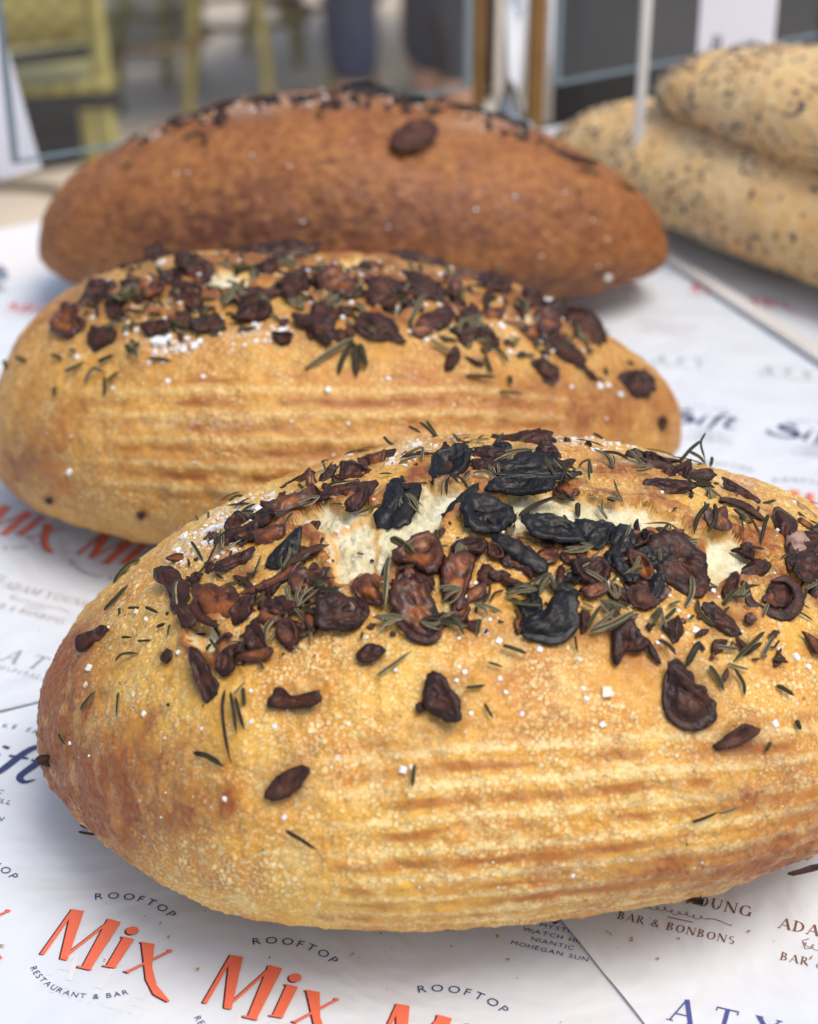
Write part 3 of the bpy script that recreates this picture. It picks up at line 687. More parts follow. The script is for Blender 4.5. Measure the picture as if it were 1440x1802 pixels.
    def finish(s, mapping, cap=96):
        out = []
        for lst, nm, attr, mm, stuffname in ((s.chips, 'garlic_chip', 'rim', lambda k: M[k], 'garlic_crumbs'), (s.leaves, 'rosemary_leaf', 'across', lambda k: M['l'+k], 'rosemary_bits'), (s.salts, 'salt_crystal', 'rim', lambda k: M[k], 'salt_grains')):
            lst.sort(key=lambda t: -t[0])
            for ar, V, Fc, at, kind in lst[:cap]:
                c = V.mean(0); o = mesh_np(nm, V-c, Fc, mm(kind), s.root, nm != 'salt_crystal', {attr: at}, loc=tuple(c-s.base))
                if kind in mapping: o['label'] = mapping[kind]
            rest = lst[cap:]
            if rest:
                kinds = sorted({r[4] for r in rest}); V = []; Fc = []; A = []; mi = []
                for ar, v, f, at, kind in rest:
                    o_ = len(V); V += list(v); Fc += [tuple(i+o_ for i in q) for q in f]; A += list(at); mi += [kinds.index(kind)]*len(f)
                c = s.base; o = mesh_np(stuffname, np.array(V)-c, Fc, None, s.root, nm != 'salt_crystal', {attr: A}); o['kind'] = 'stuff'
                for k in kinds: o.data.materials.append(mm(k))
                if len(o.data.polygons) == len(mi): o.data.polygons.foreach_set('material_index', mi)
LBL = {'k': 'charred black garlic chip', 'r': 'amber brown garlic chip', 'p': 'garlic chip crusted with salt', 'w': 'pale dried rosemary leaf'}
# ------------------------------------------------------------------ front loaf
FR = ([0], )
front_grid = (-.1369, .1902, [.0963,.1062,.1127,.1151,.1155,.1149,.1142,.1189,.1247], [.5672,.5499,.5421,.5455,.5512,.5550,.5585,.5697,.5905], .66, .4)
mid_grid = (-.2041, .1362, [.1202,.1137,.1094,.1054,.1020,.0985,.0926,.0813,.0679], [.8164,.8032,.7929,.7877,.7879,.7929,.8009,.8119,.8257], .68, .4)
back_grid = (-.2302, .1603, [.0859,.0885,.0917,.0938,.0939,.0916,.0867,.0800,.0731], [1.0798,1.0757,1.0733,1.0723,1.0721,1.0724,1.0728,1.0734,1.0748], .76, .5)
CR = [cv('A', [(930,450),(1000,350),(1150,300),(1300,330),(1440,300),(1500,560),(1440,760),(1250,800),(1200,660),(1130,570),(1170,480),(1050,470)]),
      cv('B', [(-60,800),(130,690),(280,600),(560,470),(650,490),(850,470),(1000,450),(900,600),(760,700),(690,800),(500,890),(380,960),(330,1100),(200,1110),(60,1150),(-40,1140)]),
      cv('C', [(60,560),(400,520),(560,450),(760,540),(1000,590),(1200,600),(1440,700),(1460,790),(1100,790),(900,770),(560,720),(300,790),(200,860),(180,720)]),
      cv('D', [(330,770),(520,790),(620,810),(800,830),(860,900),(960,1010),(1100,1000),(1140,1130),(1440,1260),(1440,1340),(1320,1300),(1200,1150),(1050,1160),(850,1130),(640,1260),(600,1020),(620,900),(430,840)]),
      cv('A', [(300,1060),(420,1090),(520,1120),(500,1200),(430,1260),(340,1230)]),
      cv('H', [(920,520),(1010,520),(1060,600),(1010,720),(930,660)])]
TO = [(100,1290,70,190,.6),(150,1390,100,80,.6),(260,1330,120,70,.45),(120,1130,60,90,.5),(300,1440,90,60,.5),(1075,820,50,18,.9),(1150,845,35,22,.8),(740,830,28,22,.8),(1300,960,25,30,.6),
      (1350,935,30,40,.7),(1190,980,35,18,.6),(1060,1100,60,25,.5),(1400,1480,90,70,.75),(1250,1530,190,45,.65),(90,1250,40,120,.5),(200,1480,80,60,.45),(1330,1330,120,50,.4),(1060,1560,120,30,.35),(405,1410,14,30,1.),(360,1420,40,50,.35),(1010,1130,90,30,.4),
      (620,1010,30,16,.6),(860,1110,60,25,.35),(1300,1400,120,20,.35),(430,1010,40,16,.6),(560,880,20,14,.5),(1170,1150,60,30,.45),(700,1330,30,40,.2),(520,1330,60,40,.25)]
FLR = [(430,905,60,22,.5),(340,960,40,22,.5),(720,785,40,10,.5),(1020,775,60,8,.7),(1150,808,60,10,.6),(1290,850,60,12,.5),(395,925,30,22,.45)]
CH1 = [ # crop, outline, kind
('A',[(75,720),(120,700),(200,720),(250,770),(320,850),(330,960),(270,1050),(215,1020),(185,920),(140,830),(80,800)],'d'),
('A',[(330,860),(400,830),(520,840),(600,860),(640,930),(730,990),(620,1060),(500,1085),(400,1050),(340,980)],'r'),
('A',[(460,760),(480,690),(560,640),(650,610),(720,590),(700,660),(620,700),(520,750)],'d'),
('A',[(785,690),(820,630),(900,560),(980,480),(1020,490),(1000,600),(950,680),(850,730),(790,715)],'k'),
('A',[(1000,480),(1060,440),(1140,430),(1120,490),(1050,540),(1010,560)],'r'),
('A',[(700,500),(780,470),(850,450),(920,460),(910,510),(850,550),(790,570),(730,560)],'r'),
('A',[(610,520),(680,500),(730,530),(700,560),(630,550)],'r'),
('A',[(690,440),(760,400),(800,410),(780,460),(700,480)],'d'),
('A',[(800,370),(860,310),(950,260),(1040,240),(1080,200),(1100,240),(1050,310),(940,360),(850,400)],'r'),
('A',[(870,220),(940,170),(1010,130),(1080,110),(1090,140),(1000,200),(900,240)],'m'),
('A',[(1110,270),(1180,210),(1280,180),(1370,170),(1360,220),(1280,260),(1180,290)],'d'),
('A',[(1280,370),(1300,320),(1370,280),(1420,200),(1440,260),(1410,340),(1340,380)],'d'),
('A',[(930,790),(1010,740),(1100,750),(1170,730),(1190,830),(1150,900),(1050,930),(960,900)],'r'),
('A',[(1020,870),(1080,860),(1115,920),(1060,945)],'r'),
('A',[(830,940),(880,890),(950,910),(1020,960),(990,1010),(900,1020)],'d'),
('A',[(1110,960),(1160,900),(1280,890),(1380,950),(1410,1040),(1380,1120),(1250,1130),(1130,1120)],'d'),
('A',[(1255,950),(1330,940),(1360,990),(1310,1050),(1260,1030)],'p'),
('A',[(1030,1030),(1060,950),(1110,1080),(1100,1130),(1040,1100)],'r'),
('A',[(650,1110),(710,1045),(760,1090),(790,1200),(830,1260),(720,1270),(650,1210)],'d'),
('A',[(860,1060),(940,1030),(990,1100),(1000,1200),(930,1240),(850,1150)],'m'),
('A',[(520,1250),(580,1205),(640,1220),(620,1260)],'r'),
('A',[(515,1140),(550,1125),(580,1145),(550,1170)],'d'),
('H',[(105,610),(150,560),(230,540),(300,505),(360,540),(390,590),(330,620),(230,640),(150,675),(115,650)],'d'),
('H',[(840,690),(880,665),(940,710),(980,810),(1030,890),(990,980),(930,990),(900,900),(860,800)],'d'),
('H',[(1000,740),(1030,680),(1110,640),(1180,630),(1190,680),(1130,720),(1140,790),(1060,830),(1010,800)],'d'),
('H',[(1140,700),(1250,660),(1370,650),(1380,700),(1280,740),(1170,730)],'r'),
('H',[(650,720),(710,655),(740,700),(700,745)],'d'),
('H',[(1320,1020),(1380,930),(1440,905),(1500,960),(1680,930),(1690,1000),(1600,1040),(1400,1035)],'d'),
('P',[(468,1395),(490,1365),(530,1348),(545,1358),(525,1390),(490,1410),(472,1408)],'m'),
('P',[(64,1332),(92,1330),(92,1348),(68,1346)],'d'),
('P',[(1210,1584),(1232,1574),(1238,1586),(1222,1590)],'d'),
('P',[(1385,1536),(1410,1528),(1440,1518),(1440,1530),(1405,1540)],'m'),
('P',[(1228,1588),(1240,1580),(1236,1592)],'k'),
('B',[(240,720),(300,600),(340,440),(380,410),(450,430),(570,470),(560,650),(500,770),(400,810),(290,790)],'k'),
('B',[(645,310),(680,250),(780,220),(880,205),(950,240),(930,340),(850,440),(740,465),(650,480)],'k'),
('B',[(860,700),(890,610),(990,540),(1100,560),(1230,620),(1270,700),(1210,810),(1060,860),(920,830)],'k'),
('B',[(1040,510),(1090,430),(1220,420),(1340,440),(1440,450),(1540,490),(1500,560),(1300,560),(1130,540)],'k'),
('B',[(1060,400),(1100,330),(1250,260),(1440,240),(1560,270),(1540,360),(1300,400),(1100,420)],'k'),
('B',[(1110,430),(1300,380),(1500,360),(1650,370),(1740,380),(1700,410),(1500,440),(1300,440)],'k'),
('B',[(1080,95),(1200,110),(1350,70),(1500,75),(1570,200),(1540,250),(1300,230),(1100,180)],'d'),
('B',[(960,210),(1060,180),(1180,220),(1140,280),(1000,290)],'d'),
('B',[(0,310),(100,300),(220,360),(200,440),(60,450),(0,440)],'d'),
('B',[(140,290),(220,240),(400,210),(390,260),(300,310),(180,320)],'m'),
('B',[(15,630),(100,540),(150,440),(270,440),(220,540),(160,620),(90,670)],'d'),
('B',[(0,480),(120,470),(100,560),(0,550)],'r'),
('B',[(380,960),(500,860),(660,800),(740,930),(740,1080),(640,1160),(520,1080),(400,1060)],'r'),
('B',[(350,1230),(450,1160),(560,1180),(650,1250),(700,1400),(740,1530),(660,1600),(530,1560),(380,1420)],'r'),
('B',[(80,1180),(140,1125),(230,1115),(290,1230),(320,1350),(200,1320),(100,1250)],'r'),
('B',[(740,1010),(860,960),(980,980),(960,1100),(900,1290),(870,1380),(780,1340),(720,1200)],'r'),
('B',[(800,900),(900,850),(1050,870),(1040,970),(900,980),(810,960)],'d'),
('B',[(1060,890),(1160,930),(1180,1000),(1080,1000)],'r'),
('B',[(500,1150),(600,1080),(680,1150),(660,1260),(560,1250)],'m'),
('C',[(280,740),(400,690),(560,700),(700,770),(740,860),(680,920),(500,900),(320,860)],'k'),
('C',[(650,740),(820,730),(940,750),(930,830),(860,920),(720,900)],'k'),
('C',[(920,860),(950,770),(1050,770),(1120,850),(1080,920),(1010,980),(940,950)],'k'),
('C',[(1090,760),(1120,720),(1140,800),(1150,890),(1110,850)],'k'),
('C',[(1150,800),(1190,790),(1190,850),(1160,870)],'k'),
('C',[(930,960),(1010,1000),(1060,1080),(1130,1150),(1100,1200),(1010,1150),(940,1060)],'k'),
('C',[(1030,960),(1130,970),(1220,1050),(1240,1160),(1160,1180),(1060,1080)],'r'),
('C',[(560,950),(740,920),(750,1000),(650,1040),(590,1020)],'r'),
('C',[(640,1040),(850,1000),(930,1090),(900,1180),(760,1200),(650,1130)],'d'),
('C',[(1160,880),(1290,820),(1440,850),(1560,950),(1620,1050),(1640,1200),(1500,1280),(1350,1240),(1240,1130),(1200,1000)],'d'),
('D',[(130,480),(250,430),(430,440),(520,500),(400,560),(260,600),(180,560)],'d'),
('D',[(0,270),(60,225),(180,270),(330,285),(420,300),(300,330),(60,310)],'d'),
('D',[(130,330),(300,330),(400,400),(640,420),(600,370),(660,360),(650,430),(560,460),(300,440),(190,410)],'d'),
('D',[(715,415),(830,470),(940,540),(1020,600),(1000,630),(880,610),(770,550),(740,500)],'d'),
('D',[(590,650),(650,690),(740,655),(770,730),(805,790),(740,825),(670,810),(600,760)],'r'),
('D',[(780,980),(850,960),(860,920),(940,930),(960,1050),(890,1050),(840,1010)],'d'),
('D',[(1090,660),(1140,680),(1230,740),(1290,820),(1240,860),(1200,970),(1150,900),(1120,800)],'d'),
('D',[(1185,900),(1310,830),(1380,940),(1280,1050),(1220,1020)],'p'),
('D',[(1210,1070),(1300,1000),(1440,990),(1500,1050),(1500,1180),(1330,1190),(1230,1130)],'d'),
('D',[(1300,860),(1400,830),(1450,900),(1420,960)],'d'),
('D',[(1350,1250),(1440,1200),(1500,1250),(1480,1400),(1400,1380)],'d'),
('E',[(115,700),(170,640),(240,630),(340,690),(260,750),(170,775),(120,750)],'d'),
('E',[(600,930),(640,845),(700,830),(760,900),(840,1010),(880,1110),(860,1210),(790,1215),(680,1160),(600,1090),(585,1010)],'d'),
('E',[(540,1070),(580,1050),(600,1110),(560,1130)],'d'),
('F',[(240,500),(330,420),(450,370),(500,290),(600,260),(690,300),(700,480),(640,580),(500,605),(360,580),(260,560)],'k'),
('F',[(500,170),(610,190),(690,260),(680,340),(600,350),(520,260)],'k'),
('F',[(920,560),(1000,490),(1080,450),(1140,540),(1200,640),(1140,700),(1030,700),(980,790),(940,760)],'d'),
('F',[(1180,600),(1230,640),(1290,760),(1260,770),(1200,700)],'d'),
('F',[(1040,240),(1100,190),(1220,240),(1290,320),(1200,380),(1080,360)],'m'),
('F',[(1200,260),(1230,130),(1320,110),(1310,250),(1250,310)],'k'),
('F',[(930,200),(1030,240),(1060,350),(960,320),(900,270)],'d'),
('F',[(700,230),(860,180),(900,260),(780,310)],'r'),
('F',[(700,400),(760,380),(780,480),(720,560),(700,480)],'m'),
('F',[(120,130),(250,170),(260,220),(150,200)],'d'),
('G',[(1080,200),(1150,170),(1250,220),(1200,380),(1100,380),(1050,280)],'m'),
('G',[(560,350),(640,340),(720,400),(800,460),(870,570),(800,590),(700,540),(620,480)],'d'),
('G',[(810,590),(900,640),(940,690),(900,710),(830,650)],'m'),
('G',[(285,800),(330,765),(420,800),(510,890),(530,950),(600,960),(620,1030),(690,1080),(670,1180),(660,1240),(540,1285),(420,1270),(320,1190),(300,1050),(320,920)],'d'),
('G',[(655,1410),(700,1370),(800,1290),(880,1245),(970,1270),(985,1310),(900,1380),(780,1430),(690,1445)],'m'),
('G',[(720,900),(760,825),(775,870),(740,940)],'m'),
('G',[(630,760),(660,700),(670,760)],'r'),
('G',[(1320,550),(1440,620),(1500,640),(1500,740),(1400,720),(1350,620)],'r'),
('G',[(720,260),(780,140),(850,150),(830,260),(760,330)],'d'),
('G',[(890,440),(940,420),(980,470),(940,510),(890,490)],'r')]
CU1 = [('A',[(600,890),(750,840),(900,770),(960,700),(1060,610),(1190,570)],80,'r'),('A',[(1100,240),(1160,150),(1230,60)],75,'d'),
('B',[(745,850),(770,720),(850,620),(930,530),(1000,450)],105,'k'),('B',[(1080,830),(1200,900),(1330,980),(1440,1060),(1500,1100)],170,'k'),
('D',[(700,590),(800,600),(900,640),(980,700),(1050,750)],75,'m'),('G',[(850,150),(900,230),(930,340),(1040,400),(1180,440),(1270,380),(1290,260),(1200,170),(1080,180)],105,'d'),
('G',[(650,1060),(655,1200),(540,1265),(400,1240),(320,1130),(310,960),(330,800)],75,'d'),('G',[(560,960),(520,1060),(470,1130)],50,'m'),('H',[(860,690),(930,820),(980,950)],55,'d'),
('E',[(640,900),(720,1000),(800,1180)],60,'m'),('A',[(880,740),(990,640),(1090,600)],45,'r'),('B',[(380,1420),(520,1560),(660,1590),(740,1470)],70,'d'),('F',[(270,560),(400,590),(560,600),(690,480)],70,'k'),
('A',[(350,900),(330,970),(420,1060),(560,1080)],60,'d'),('D',[(140,900),(300,840),(440,860),(540,930)],40,'d')]
LF1 = [('A',[(330,790),(420,690),(470,600),(520,520),(640,480),(720,470)],20,'b'),('A',[(480,520),(460,570)],26,'b'),('A',[(310,550),(345,610),(390,680)],22,'g'),('A',[(550,300),(600,265),(680,270)],20,'g'),
('A',[(340,380),(370,450)],20,'w'),('A',[(420,360),(420,450)],20,'w'),('A',[(235,790),(215,870),(232,1050)],34,'w'),('A',[(660,960),(720,930),(780,870)],34,'g'),('A',[(900,830),(930,940),(1010,1040),(1060,1130),(1070,1230)],24,'w'),
('A',[(850,1020),(790,1110),(780,1190)],44,'w'),('A',[(920,1010),(860,1110),(780,1220)],18,'w'),('A',[(920,1195),(1020,1250)],16,'w'),('A',[(1320,900),(1210,1040)],24,'w'),('A',[(700,780),(740,700),(760,640)],22,'g'),
('A',[(1140,220),(1220,180),(1340,165)],22,'b'),('A',[(1270,50),(1340,70),(1440,110)],22,'b'),('A',[(1340,40),(1440,100)],18,'w'),('A',[(1290,140),(1420,90)],26,'b'),('A',[(970,240),(960,310)],30,'g'),('A',[(500,970),(560,940)],16,'w'),
('A',[(610,830),(680,770),(740,740)],32,'b'),('A',[(620,400),(595,440)],24,'g'),('A',[(680,385),(780,390)],18,'g'),('A',[(1190,710),(1160,790)],36,'g'),('A',[(1290,330),(1380,250)],20,'b'),
('H',[(360,240),(400,170),(470,110),(560,90)],34,'g'),('H',[(300,410),(380,340),(455,250)],28,'g'),('H',[(395,395),(400,460)],22,'g'),('H',[(450,395),(540,400)],20,'b'),('H',[(560,390),(650,430)],24,'g'),('H',[(690,440),(710,420)],26,'b'),
('H',[(630,515),(690,495)],24,'b'),('H',[(715,500),(705,580)],24,'g'),('H',[(410,580),(480,585)],20,'b'),('H',[(510,605),(600,600)],18,'g'),('H',[(370,730),(430,695),(530,690)],26,'g'),('H',[(150,1040),(250,920)],30,'g'),
('H',[(390,930),(385,1085)],28,'g'),('H',[(1065,915),(1085,1100),(1110,1390)],26,'b'),('H',[(1100,930),(1130,1060),(1145,1200)],24,'b'),('H',[(1130,960),(1190,1170)],26,'b'),('H',[(1180,900),(1190,1020)],32,'g'),
('H',[(865,1315),(960,1340),(1065,1405)],36,'b'),('H',[(945,660),(980,625)],20,'b'),('H',[(10,1190),(50,1260)],24,'g'),('H',[(700,1000),(715,1018)],26,'g'),('H',[(1120,940),(1200,860)],16,'w'),('P',[(503,1462),(530,1475),(560,1496)],8,'b'),
('P',[(1218,1447),(1265,1428)],7,'b'),('P',[(1265,1432),(1300,1420)],5,'w'),('P',[(138,1464),(170,1469)],5,'b'),('P',[(730,1345),(726,1385)],7,'g'),('P',[(200,1025),(235,990)],6,'b'),('P',[(420,965),(470,930)],6,'b'),
('B',[(310,115),(350,160),(410,195)],22,'b'),('B',[(490,40),(580,90)],24,'g'),('B',[(570,10),(660,110),(760,230)],26,'g'),('B',[(620,0),(700,120),(750,230)],26,'g'),('B',[(440,262),(560,245),(700,240)],24,'b'),
('B',[(420,310),(560,260)],20,'w'),('B',[(360,850),(440,890),(540,975)],62,'g'),('B',[(690,790),(670,900),(590,990)],42,'g'),('B',[(715,910),(780,910)],24,'w'),('B',[(880,940),(960,910),(1050,880)],34,'w'),('B',[(350,990),(345,1100),(320,1380)],42,'w'),
('B',[(285,1220),(310,1100),(345,1010)],40,'b'),('B',[(400,1080),(550,1050)],34,'b'),('B',[(570,1200),(640,1360),(720,1420),(820,1440)],40,'b'),('B',[(520,1150),(620,1170),(690,1250)],22,'b'),('B',[(1170,240),(1280,215),(1400,215)],34,'w'),
('B',[(860,180),(950,150)],26,'g'),('B',[(960,380),(1060,380)],24,'w'),('B',[(280,385),(370,385)],16,'g'),('B',[(1060,700),(1150,820)],26,'b'),('B',[(570,1200),(510,1330)],26,'g'),('B',[(890,430),(940,380)],18,'w'),
('B',[(830,140),(870,136)],18,'b'),('C',[(260,690),(400,610),(590,550)],46,'b'),('C',[(690,595),(690,710)],42,'b'),('C',[(800,90),(880,140),(950,240)],24,'b'),('C',[(840,230),(960,240),(1060,285)],24,'b'),
('C',[(60,100),(130,130),(300,110),(460,80)],28,'b'),('C',[(230,130),(330,125),(430,130)],30,'w'),('C',[(460,145),(630,140)],24,'g'),('C',[(600,1090),(720,1040),(860,940)],38,'w'),('C',[(740,1080),(870,1170),(925,1250)],36,'w'),
('C',[(290,720),(420,750),(530,800)],24,'b'),('C',[(740,160),(790,185)],40,'b'),
('D',[(545,885),(400,925),(220,975)],32,'w'),('D',[(540,900),(400,970),(250,1050)],26,'w'),('D',[(540,910),(460,1010),(330,1130)],26,'w'),('D',[(510,890),(400,850),(300,795),(130,785)],20,'g'),('D',[(335,770),(270,860),(190,980)],26,'g'),('D',[(345,770),(300,920)],18,'w'),
('D',[(600,90),(560,170),(600,310)],18,'b'),('D',[(565,150),(480,220),(400,310),(270,410)],28,'b'),('D',[(480,230),(560,280),(605,335)],30,'g'),('D',[(650,270),(635,350)],26,'b'),('D',[(400,300),(520,370),(620,370)],28,'g'),('D',[(620,370),(500,390),(400,400)],30,'w'),
('D',[(480,450),(500,540),(590,590)],22,'b'),('D',[(630,620),(560,720),(510,860)],34,'b'),('D',[(670,620),(670,740),(610,850)],38,'b'),('D',[(920,700),(960,780),(1000,860)],22,'b'),('D',[(1070,700),(1040,800),(1005,945)],30,'b'),
('D',[(1130,640),(1210,700),(1300,770)],26,'w'),('D',[(1000,640),(980,710)],24,'g'),('D',[(1020,620),(1130,590)],26,'g'),('D',[(870,740),(880,850)],18,'g'),('D',[(1290,680),(1360,740),(1440,770)],24,'g'),('D',[(500,470),(590,480),(670,500)],36,'b'),('D',[(1260,1060),(1300,1100)],12,'w'),('D',[(1340,1260),(1440,1210)],26,'w'),
('E',[(260,860),(370,790),(520,680)],26,'w'),('E',[(1080,200),(1060,290),(980,390)],22,'b'),('E',[(1180,240),(1110,270),(1080,330)],20,'b'),('E',[(1010,450),(990,570)],36,'g'),('E',[(1170,640),(1350,705)],32,'g'),('E',[(1070,765),(1180,800)],20,'b'),
('E',[(905,945),(1050,930)],28,'g'),('E',[(1040,1060),(1105,1170)],26,'g'),('E',[(80,340),(200,450)],20,'g'),('F',[(170,270),(280,210),(400,240)],26,'w'),('F',[(170,280),(280,255),(390,250)],28,'w'),('F',[(180,310),(300,340),(450,350)],30,'g'),('F',[(160,268),(350,185)],22,'g'),
('F',[(760,520),(800,440),(860,350)],32,'g'),('F',[(780,540),(920,500),(1110,390)],46,'w'),('F',[(800,510),(900,440),(960,380)],26,'w'),('F',[(670,570),(685,690)],20,'b'),('F',[(230,380),(260,440)],28,'b'),('F',[(700,360),(780,400)],18,'w'),('F',[(1080,130),(1160,80)],44,'g'),
('F',[(1270,600),(1340,640),(1400,710)],30,'b'),('F',[(1345,350),(1430,320)],22,'w'),('F',[(1320,450),(1400,370)],34,'g'),
('G',[(500,140),(490,280),(440,400)],44,'w'),('G',[(540,320),(560,420),(670,520)],38,'g'),('G',[(560,630),(500,720),(450,825)],52,'b'),('G',[(670,665),(850,690)],34,'w'),('G',[(1040,560),(930,680),(800,790)],36,'g'),('G',[(1020,640),(880,745)],34,'b'),('G',[(780,800),(930,840)],24,'w'),
('G',[(820,830),(890,940),(890,1040)],28,'b'),('G',[(1110,590),(1060,670),(1015,760)],36,'w'),('G',[(1150,620),(1100,690)],18,'b'),('G',[(1100,760),(1220,790)],30,'b'),('G',[(630,810),(690,900),(740,1000)],42,'g'),('G',[(1130,960),(1260,1035)],34,'b'),('G',[(1280,1215),(1315,1290)],44,'b'),
('G',[(1090,1380),(1050,1450)],34,'g'),('G',[(880,370),(940,380)],16,'w'),('G',[(1290,340),(1380,390)],20,'w'),('G',[(750,530),(790,570)],16,'w'),('G',[(740,410),(780,370)],18,'b'),('G',[(330,360),(420,330)],24,'w'),('G',[(730,360),(780,300),(850,230)],42,'g'),('G',[(790,790),(760,810)],14,'w')]
SA1 = [('H',205,780,50),('H',190,880,40),('H',555,1065,34),('H',490,945,26),('H',505,420,34),('H',565,465,30),('H',770,680,34),('H',1225,920,30),('H',1230,1115,34),('H',1385,1150,38),('H',85,1255,26),('H',920,1165,24),('H',690,1225,22),
('E',400,815,32),('E',850,795,28),('E',905,840,42),('E',1155,885,38),('E',1040,560,42),('E',1140,620,48),('E',925,190,45),('E',905,290,50),('E',860,590,30),('E',55,1215,30),('E',1200,980,34),('E',830,900,32),('E',620,60,44),('E',590,45,34),('E',935,1135,34),('E',980,200,34),
('F',405,680,44),('F',890,980,85),('F',730,960,36),('F',755,1030,40),('F',700,750,42),('F',560,130,60),('G',530,560,70),('G',370,600,48),('G',655,260,44),('G',1270,750,64),('G',1140,690,52),('G',1110,1250,52),('G',935,905,26),('G',1360,820,46),('G',470,450,36),('G',330,290,32),
('B',540,190,60),('B',570,175,46),('B',370,290,52),('B',340,320,44),('B',400,250,44),('B',520,955,22),('C',800,220,46),('A',270,520,60),('A',400,500,50),('A',440,480,60),('A',500,460,56),('A',560,430,60),('A',400,570,56),('A',450,560,44),('A',690,360,60),('A',740,350,56),('A',830,270,60),('A',820,300,46),('A',640,380,40),('A',230,610,50),('A',290,640,46),('A',170,670,40),('P',725,1352,10),('P',595,1335,12),('P',710,1355,16),('P',1190,1330,8),('P',500,1440,10),('P',1060,1275,12)]
random_tiny = []
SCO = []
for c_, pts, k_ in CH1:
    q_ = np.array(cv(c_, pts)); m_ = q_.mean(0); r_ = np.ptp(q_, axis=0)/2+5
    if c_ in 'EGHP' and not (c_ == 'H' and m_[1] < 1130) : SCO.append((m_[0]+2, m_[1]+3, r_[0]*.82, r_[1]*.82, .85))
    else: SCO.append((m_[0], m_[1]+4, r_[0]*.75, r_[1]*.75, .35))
def tinyleaf(L, x, y, a=7, b=20, w=6):
    an = rng.uniform(0, PI); l = rng.uniform(a, b)/2; dx, dy = l*math.cos(an), l*math.sin(an)*.7
    L.leaf('P', [(x-dx, y-dy), (x, y), (x+dx, y+dy)], rng.uniform(.6, 1)*w, rng.choice(['g', 'b', 'w']), lift=.0012)
def tinychip(L, x, y, a=6, b=16, ks=('d', 'r', 'm', 'd')):
    r = rng.uniform(a, b)/2; n = 7; el = rng.uniform(.35, .9); ro = rng.uniform(0, PI); L.chip('P', [(x+r*rng.uniform(.5, 1.35)*(math.cos(t)*math.cos(ro)-el*math.sin(t)*math.sin(ro)), y+.85*r*rng.uniform(.5, 1.35)*(math.cos(t)*math.sin(ro)+el*math.sin(t)*math.cos(ro))) for t in np.linspace(0, 2*PI, n, endpoint=False)], rng.choice(ks), lift=.0007, T=.00035+r*8e-6 if r < 11 else None, cup=rng.uniform(-.3, .3), w=.1)
def tinysalt(L, x, y, a=3, b=9): L.salt('P', x, y, rng.uniform(a, b), rng.choice(['salt', 'salt', 'salt2']))
def sprig(L, x, y, k=None, a=28, b=60, w=6, lift=.0035):
    k = k or rng.integers(3, 7); a0 = rng.uniform(0, 2*PI); kd = rng.choice(['g', 'w', 'b', 'w'])
    for i in range(k):
        an = a0+rng.uniform(-.55, .55); l = rng.uniform(a, b); mx = rng.uniform(-.12, .12)*l
        ex, ey = x+l*math.cos(an), y+l*math.sin(an)*.75
        L.leaf('P', [(x, y), ((x+ex)/2-mx*math.sin(an), (y+ey)/2+mx*math.cos(an)), (ex, ey)], rng.uniform(.7, 1.05)*w, kd if rng.random() < .7 else 'w', lift=lift)
front = Loaf('golden front loaf, torn open on top under charred black garlic chips and rosemary', front_grid, 620, 900, M['crust_front'], crumbs=CR, toasts=TO, flours=FLR,
             bands=(2.5, 3.6, 9, (-.45, .98), .00035), group='garlic and rosemary loaves in a row', scorch=SCO)
KEEP = [CR[0], CR[1], CR[2], CR[3], [(1000,790),(1100,795),(1180,840),(1150,875),(1020,860)]]
# lower layer of slices the named ones lie on
for reg, cnt_, a_, b_, ks in (([(840,790),(1000,780),(1010,830),(980,870),(860,860)], 5, 40, 80, 'kkd'), ([(930,910),(1090,920),(1150,960),(1230,960),(1240,1040),(1120,1060),(1000,1060),(900,1010)], 16, 36, 74, 'kddmr'),
    ([(340,1010),(480,980),(560,1010),(640,1040),(640,1110),(480,1120),(350,1060)], 13, 34, 66, 'drdm'), ([(680,960),(830,950),(860,1040),(780,1110),(690,1060)], 7, 40, 70, 'rrd'),
    ([(560,840),(650,800),(700,800),(640,860),(520,900),(420,950),(330,1000),(300,990),(430,900)], 16, 26, 56, 'drdm'), ([(1370,920),(1440,920),(1440,1040),(1380,1010)], 5, 34, 60, 'dm'), ([(1100,800),(1250,830),(1200,870),(1120,860)], 5, 34, 60, 'dm'), ([(900,1010),(1000,1040),(1000,1110),(920,1100)], 4, 40, 60, 'k')):
    front.scatter(cnt_, reg, lambda x, y: tinychip(front, x, y, a_, b_, list(ks)), keep=KEEP)
for c_, pts, k_ in CH1: front.chip(c_, pts, k_, lift=.0026 if k_ == 'k' else .0017)
darkzone = [(480,1000),(640,900),(860,790),(1000,780),(1240,830),(1420,920),(1420,1100),(1200,1080),(1000,1090),(700,1100),(500,1100)]
front.scatter(36, darkzone, lambda x, y: sprig(front, x, y), keep=KEEP); front.scatter(5, [(300,980),(430,890),(600,810),(620,840),(450,960)], lambda x, y: sprig(front, x, y, 3)); front.scatter(12, [(700,780),(1240,820),(1300,860),(1230,840),(740,790)], lambda x, y: sprig(front, x, y, 3, lift=.007))
for c_, pts, w_, k_ in CU1: front.curl(c_, pts, w_, k_, lift=.0022)
for c_, pts, w_, k_ in LF1: front.leaf(c_, pts, w_, k_, lift=.0030 if c_ in 'BCDF' else .0018)
for c_, x_, y_, s_ in SA1: front.salt(c_, x_, y_, s_, 'salt' if rng.random() < .8 else 'salt2')
topzone = [(290,990),(430,900),(600,830),(760,780),(1000,775),(1240,840),(1440,920),(1440,1180),(1250,1150),(1000,1110),(700,1120),(450,1180),(300,1110)]
body = [(100,1150),(300,1000),(700,1050),(1200,1100),(1440,1150),(1440,1480),(1000,1590),(500,1600),(250,1500),(110,1350)]
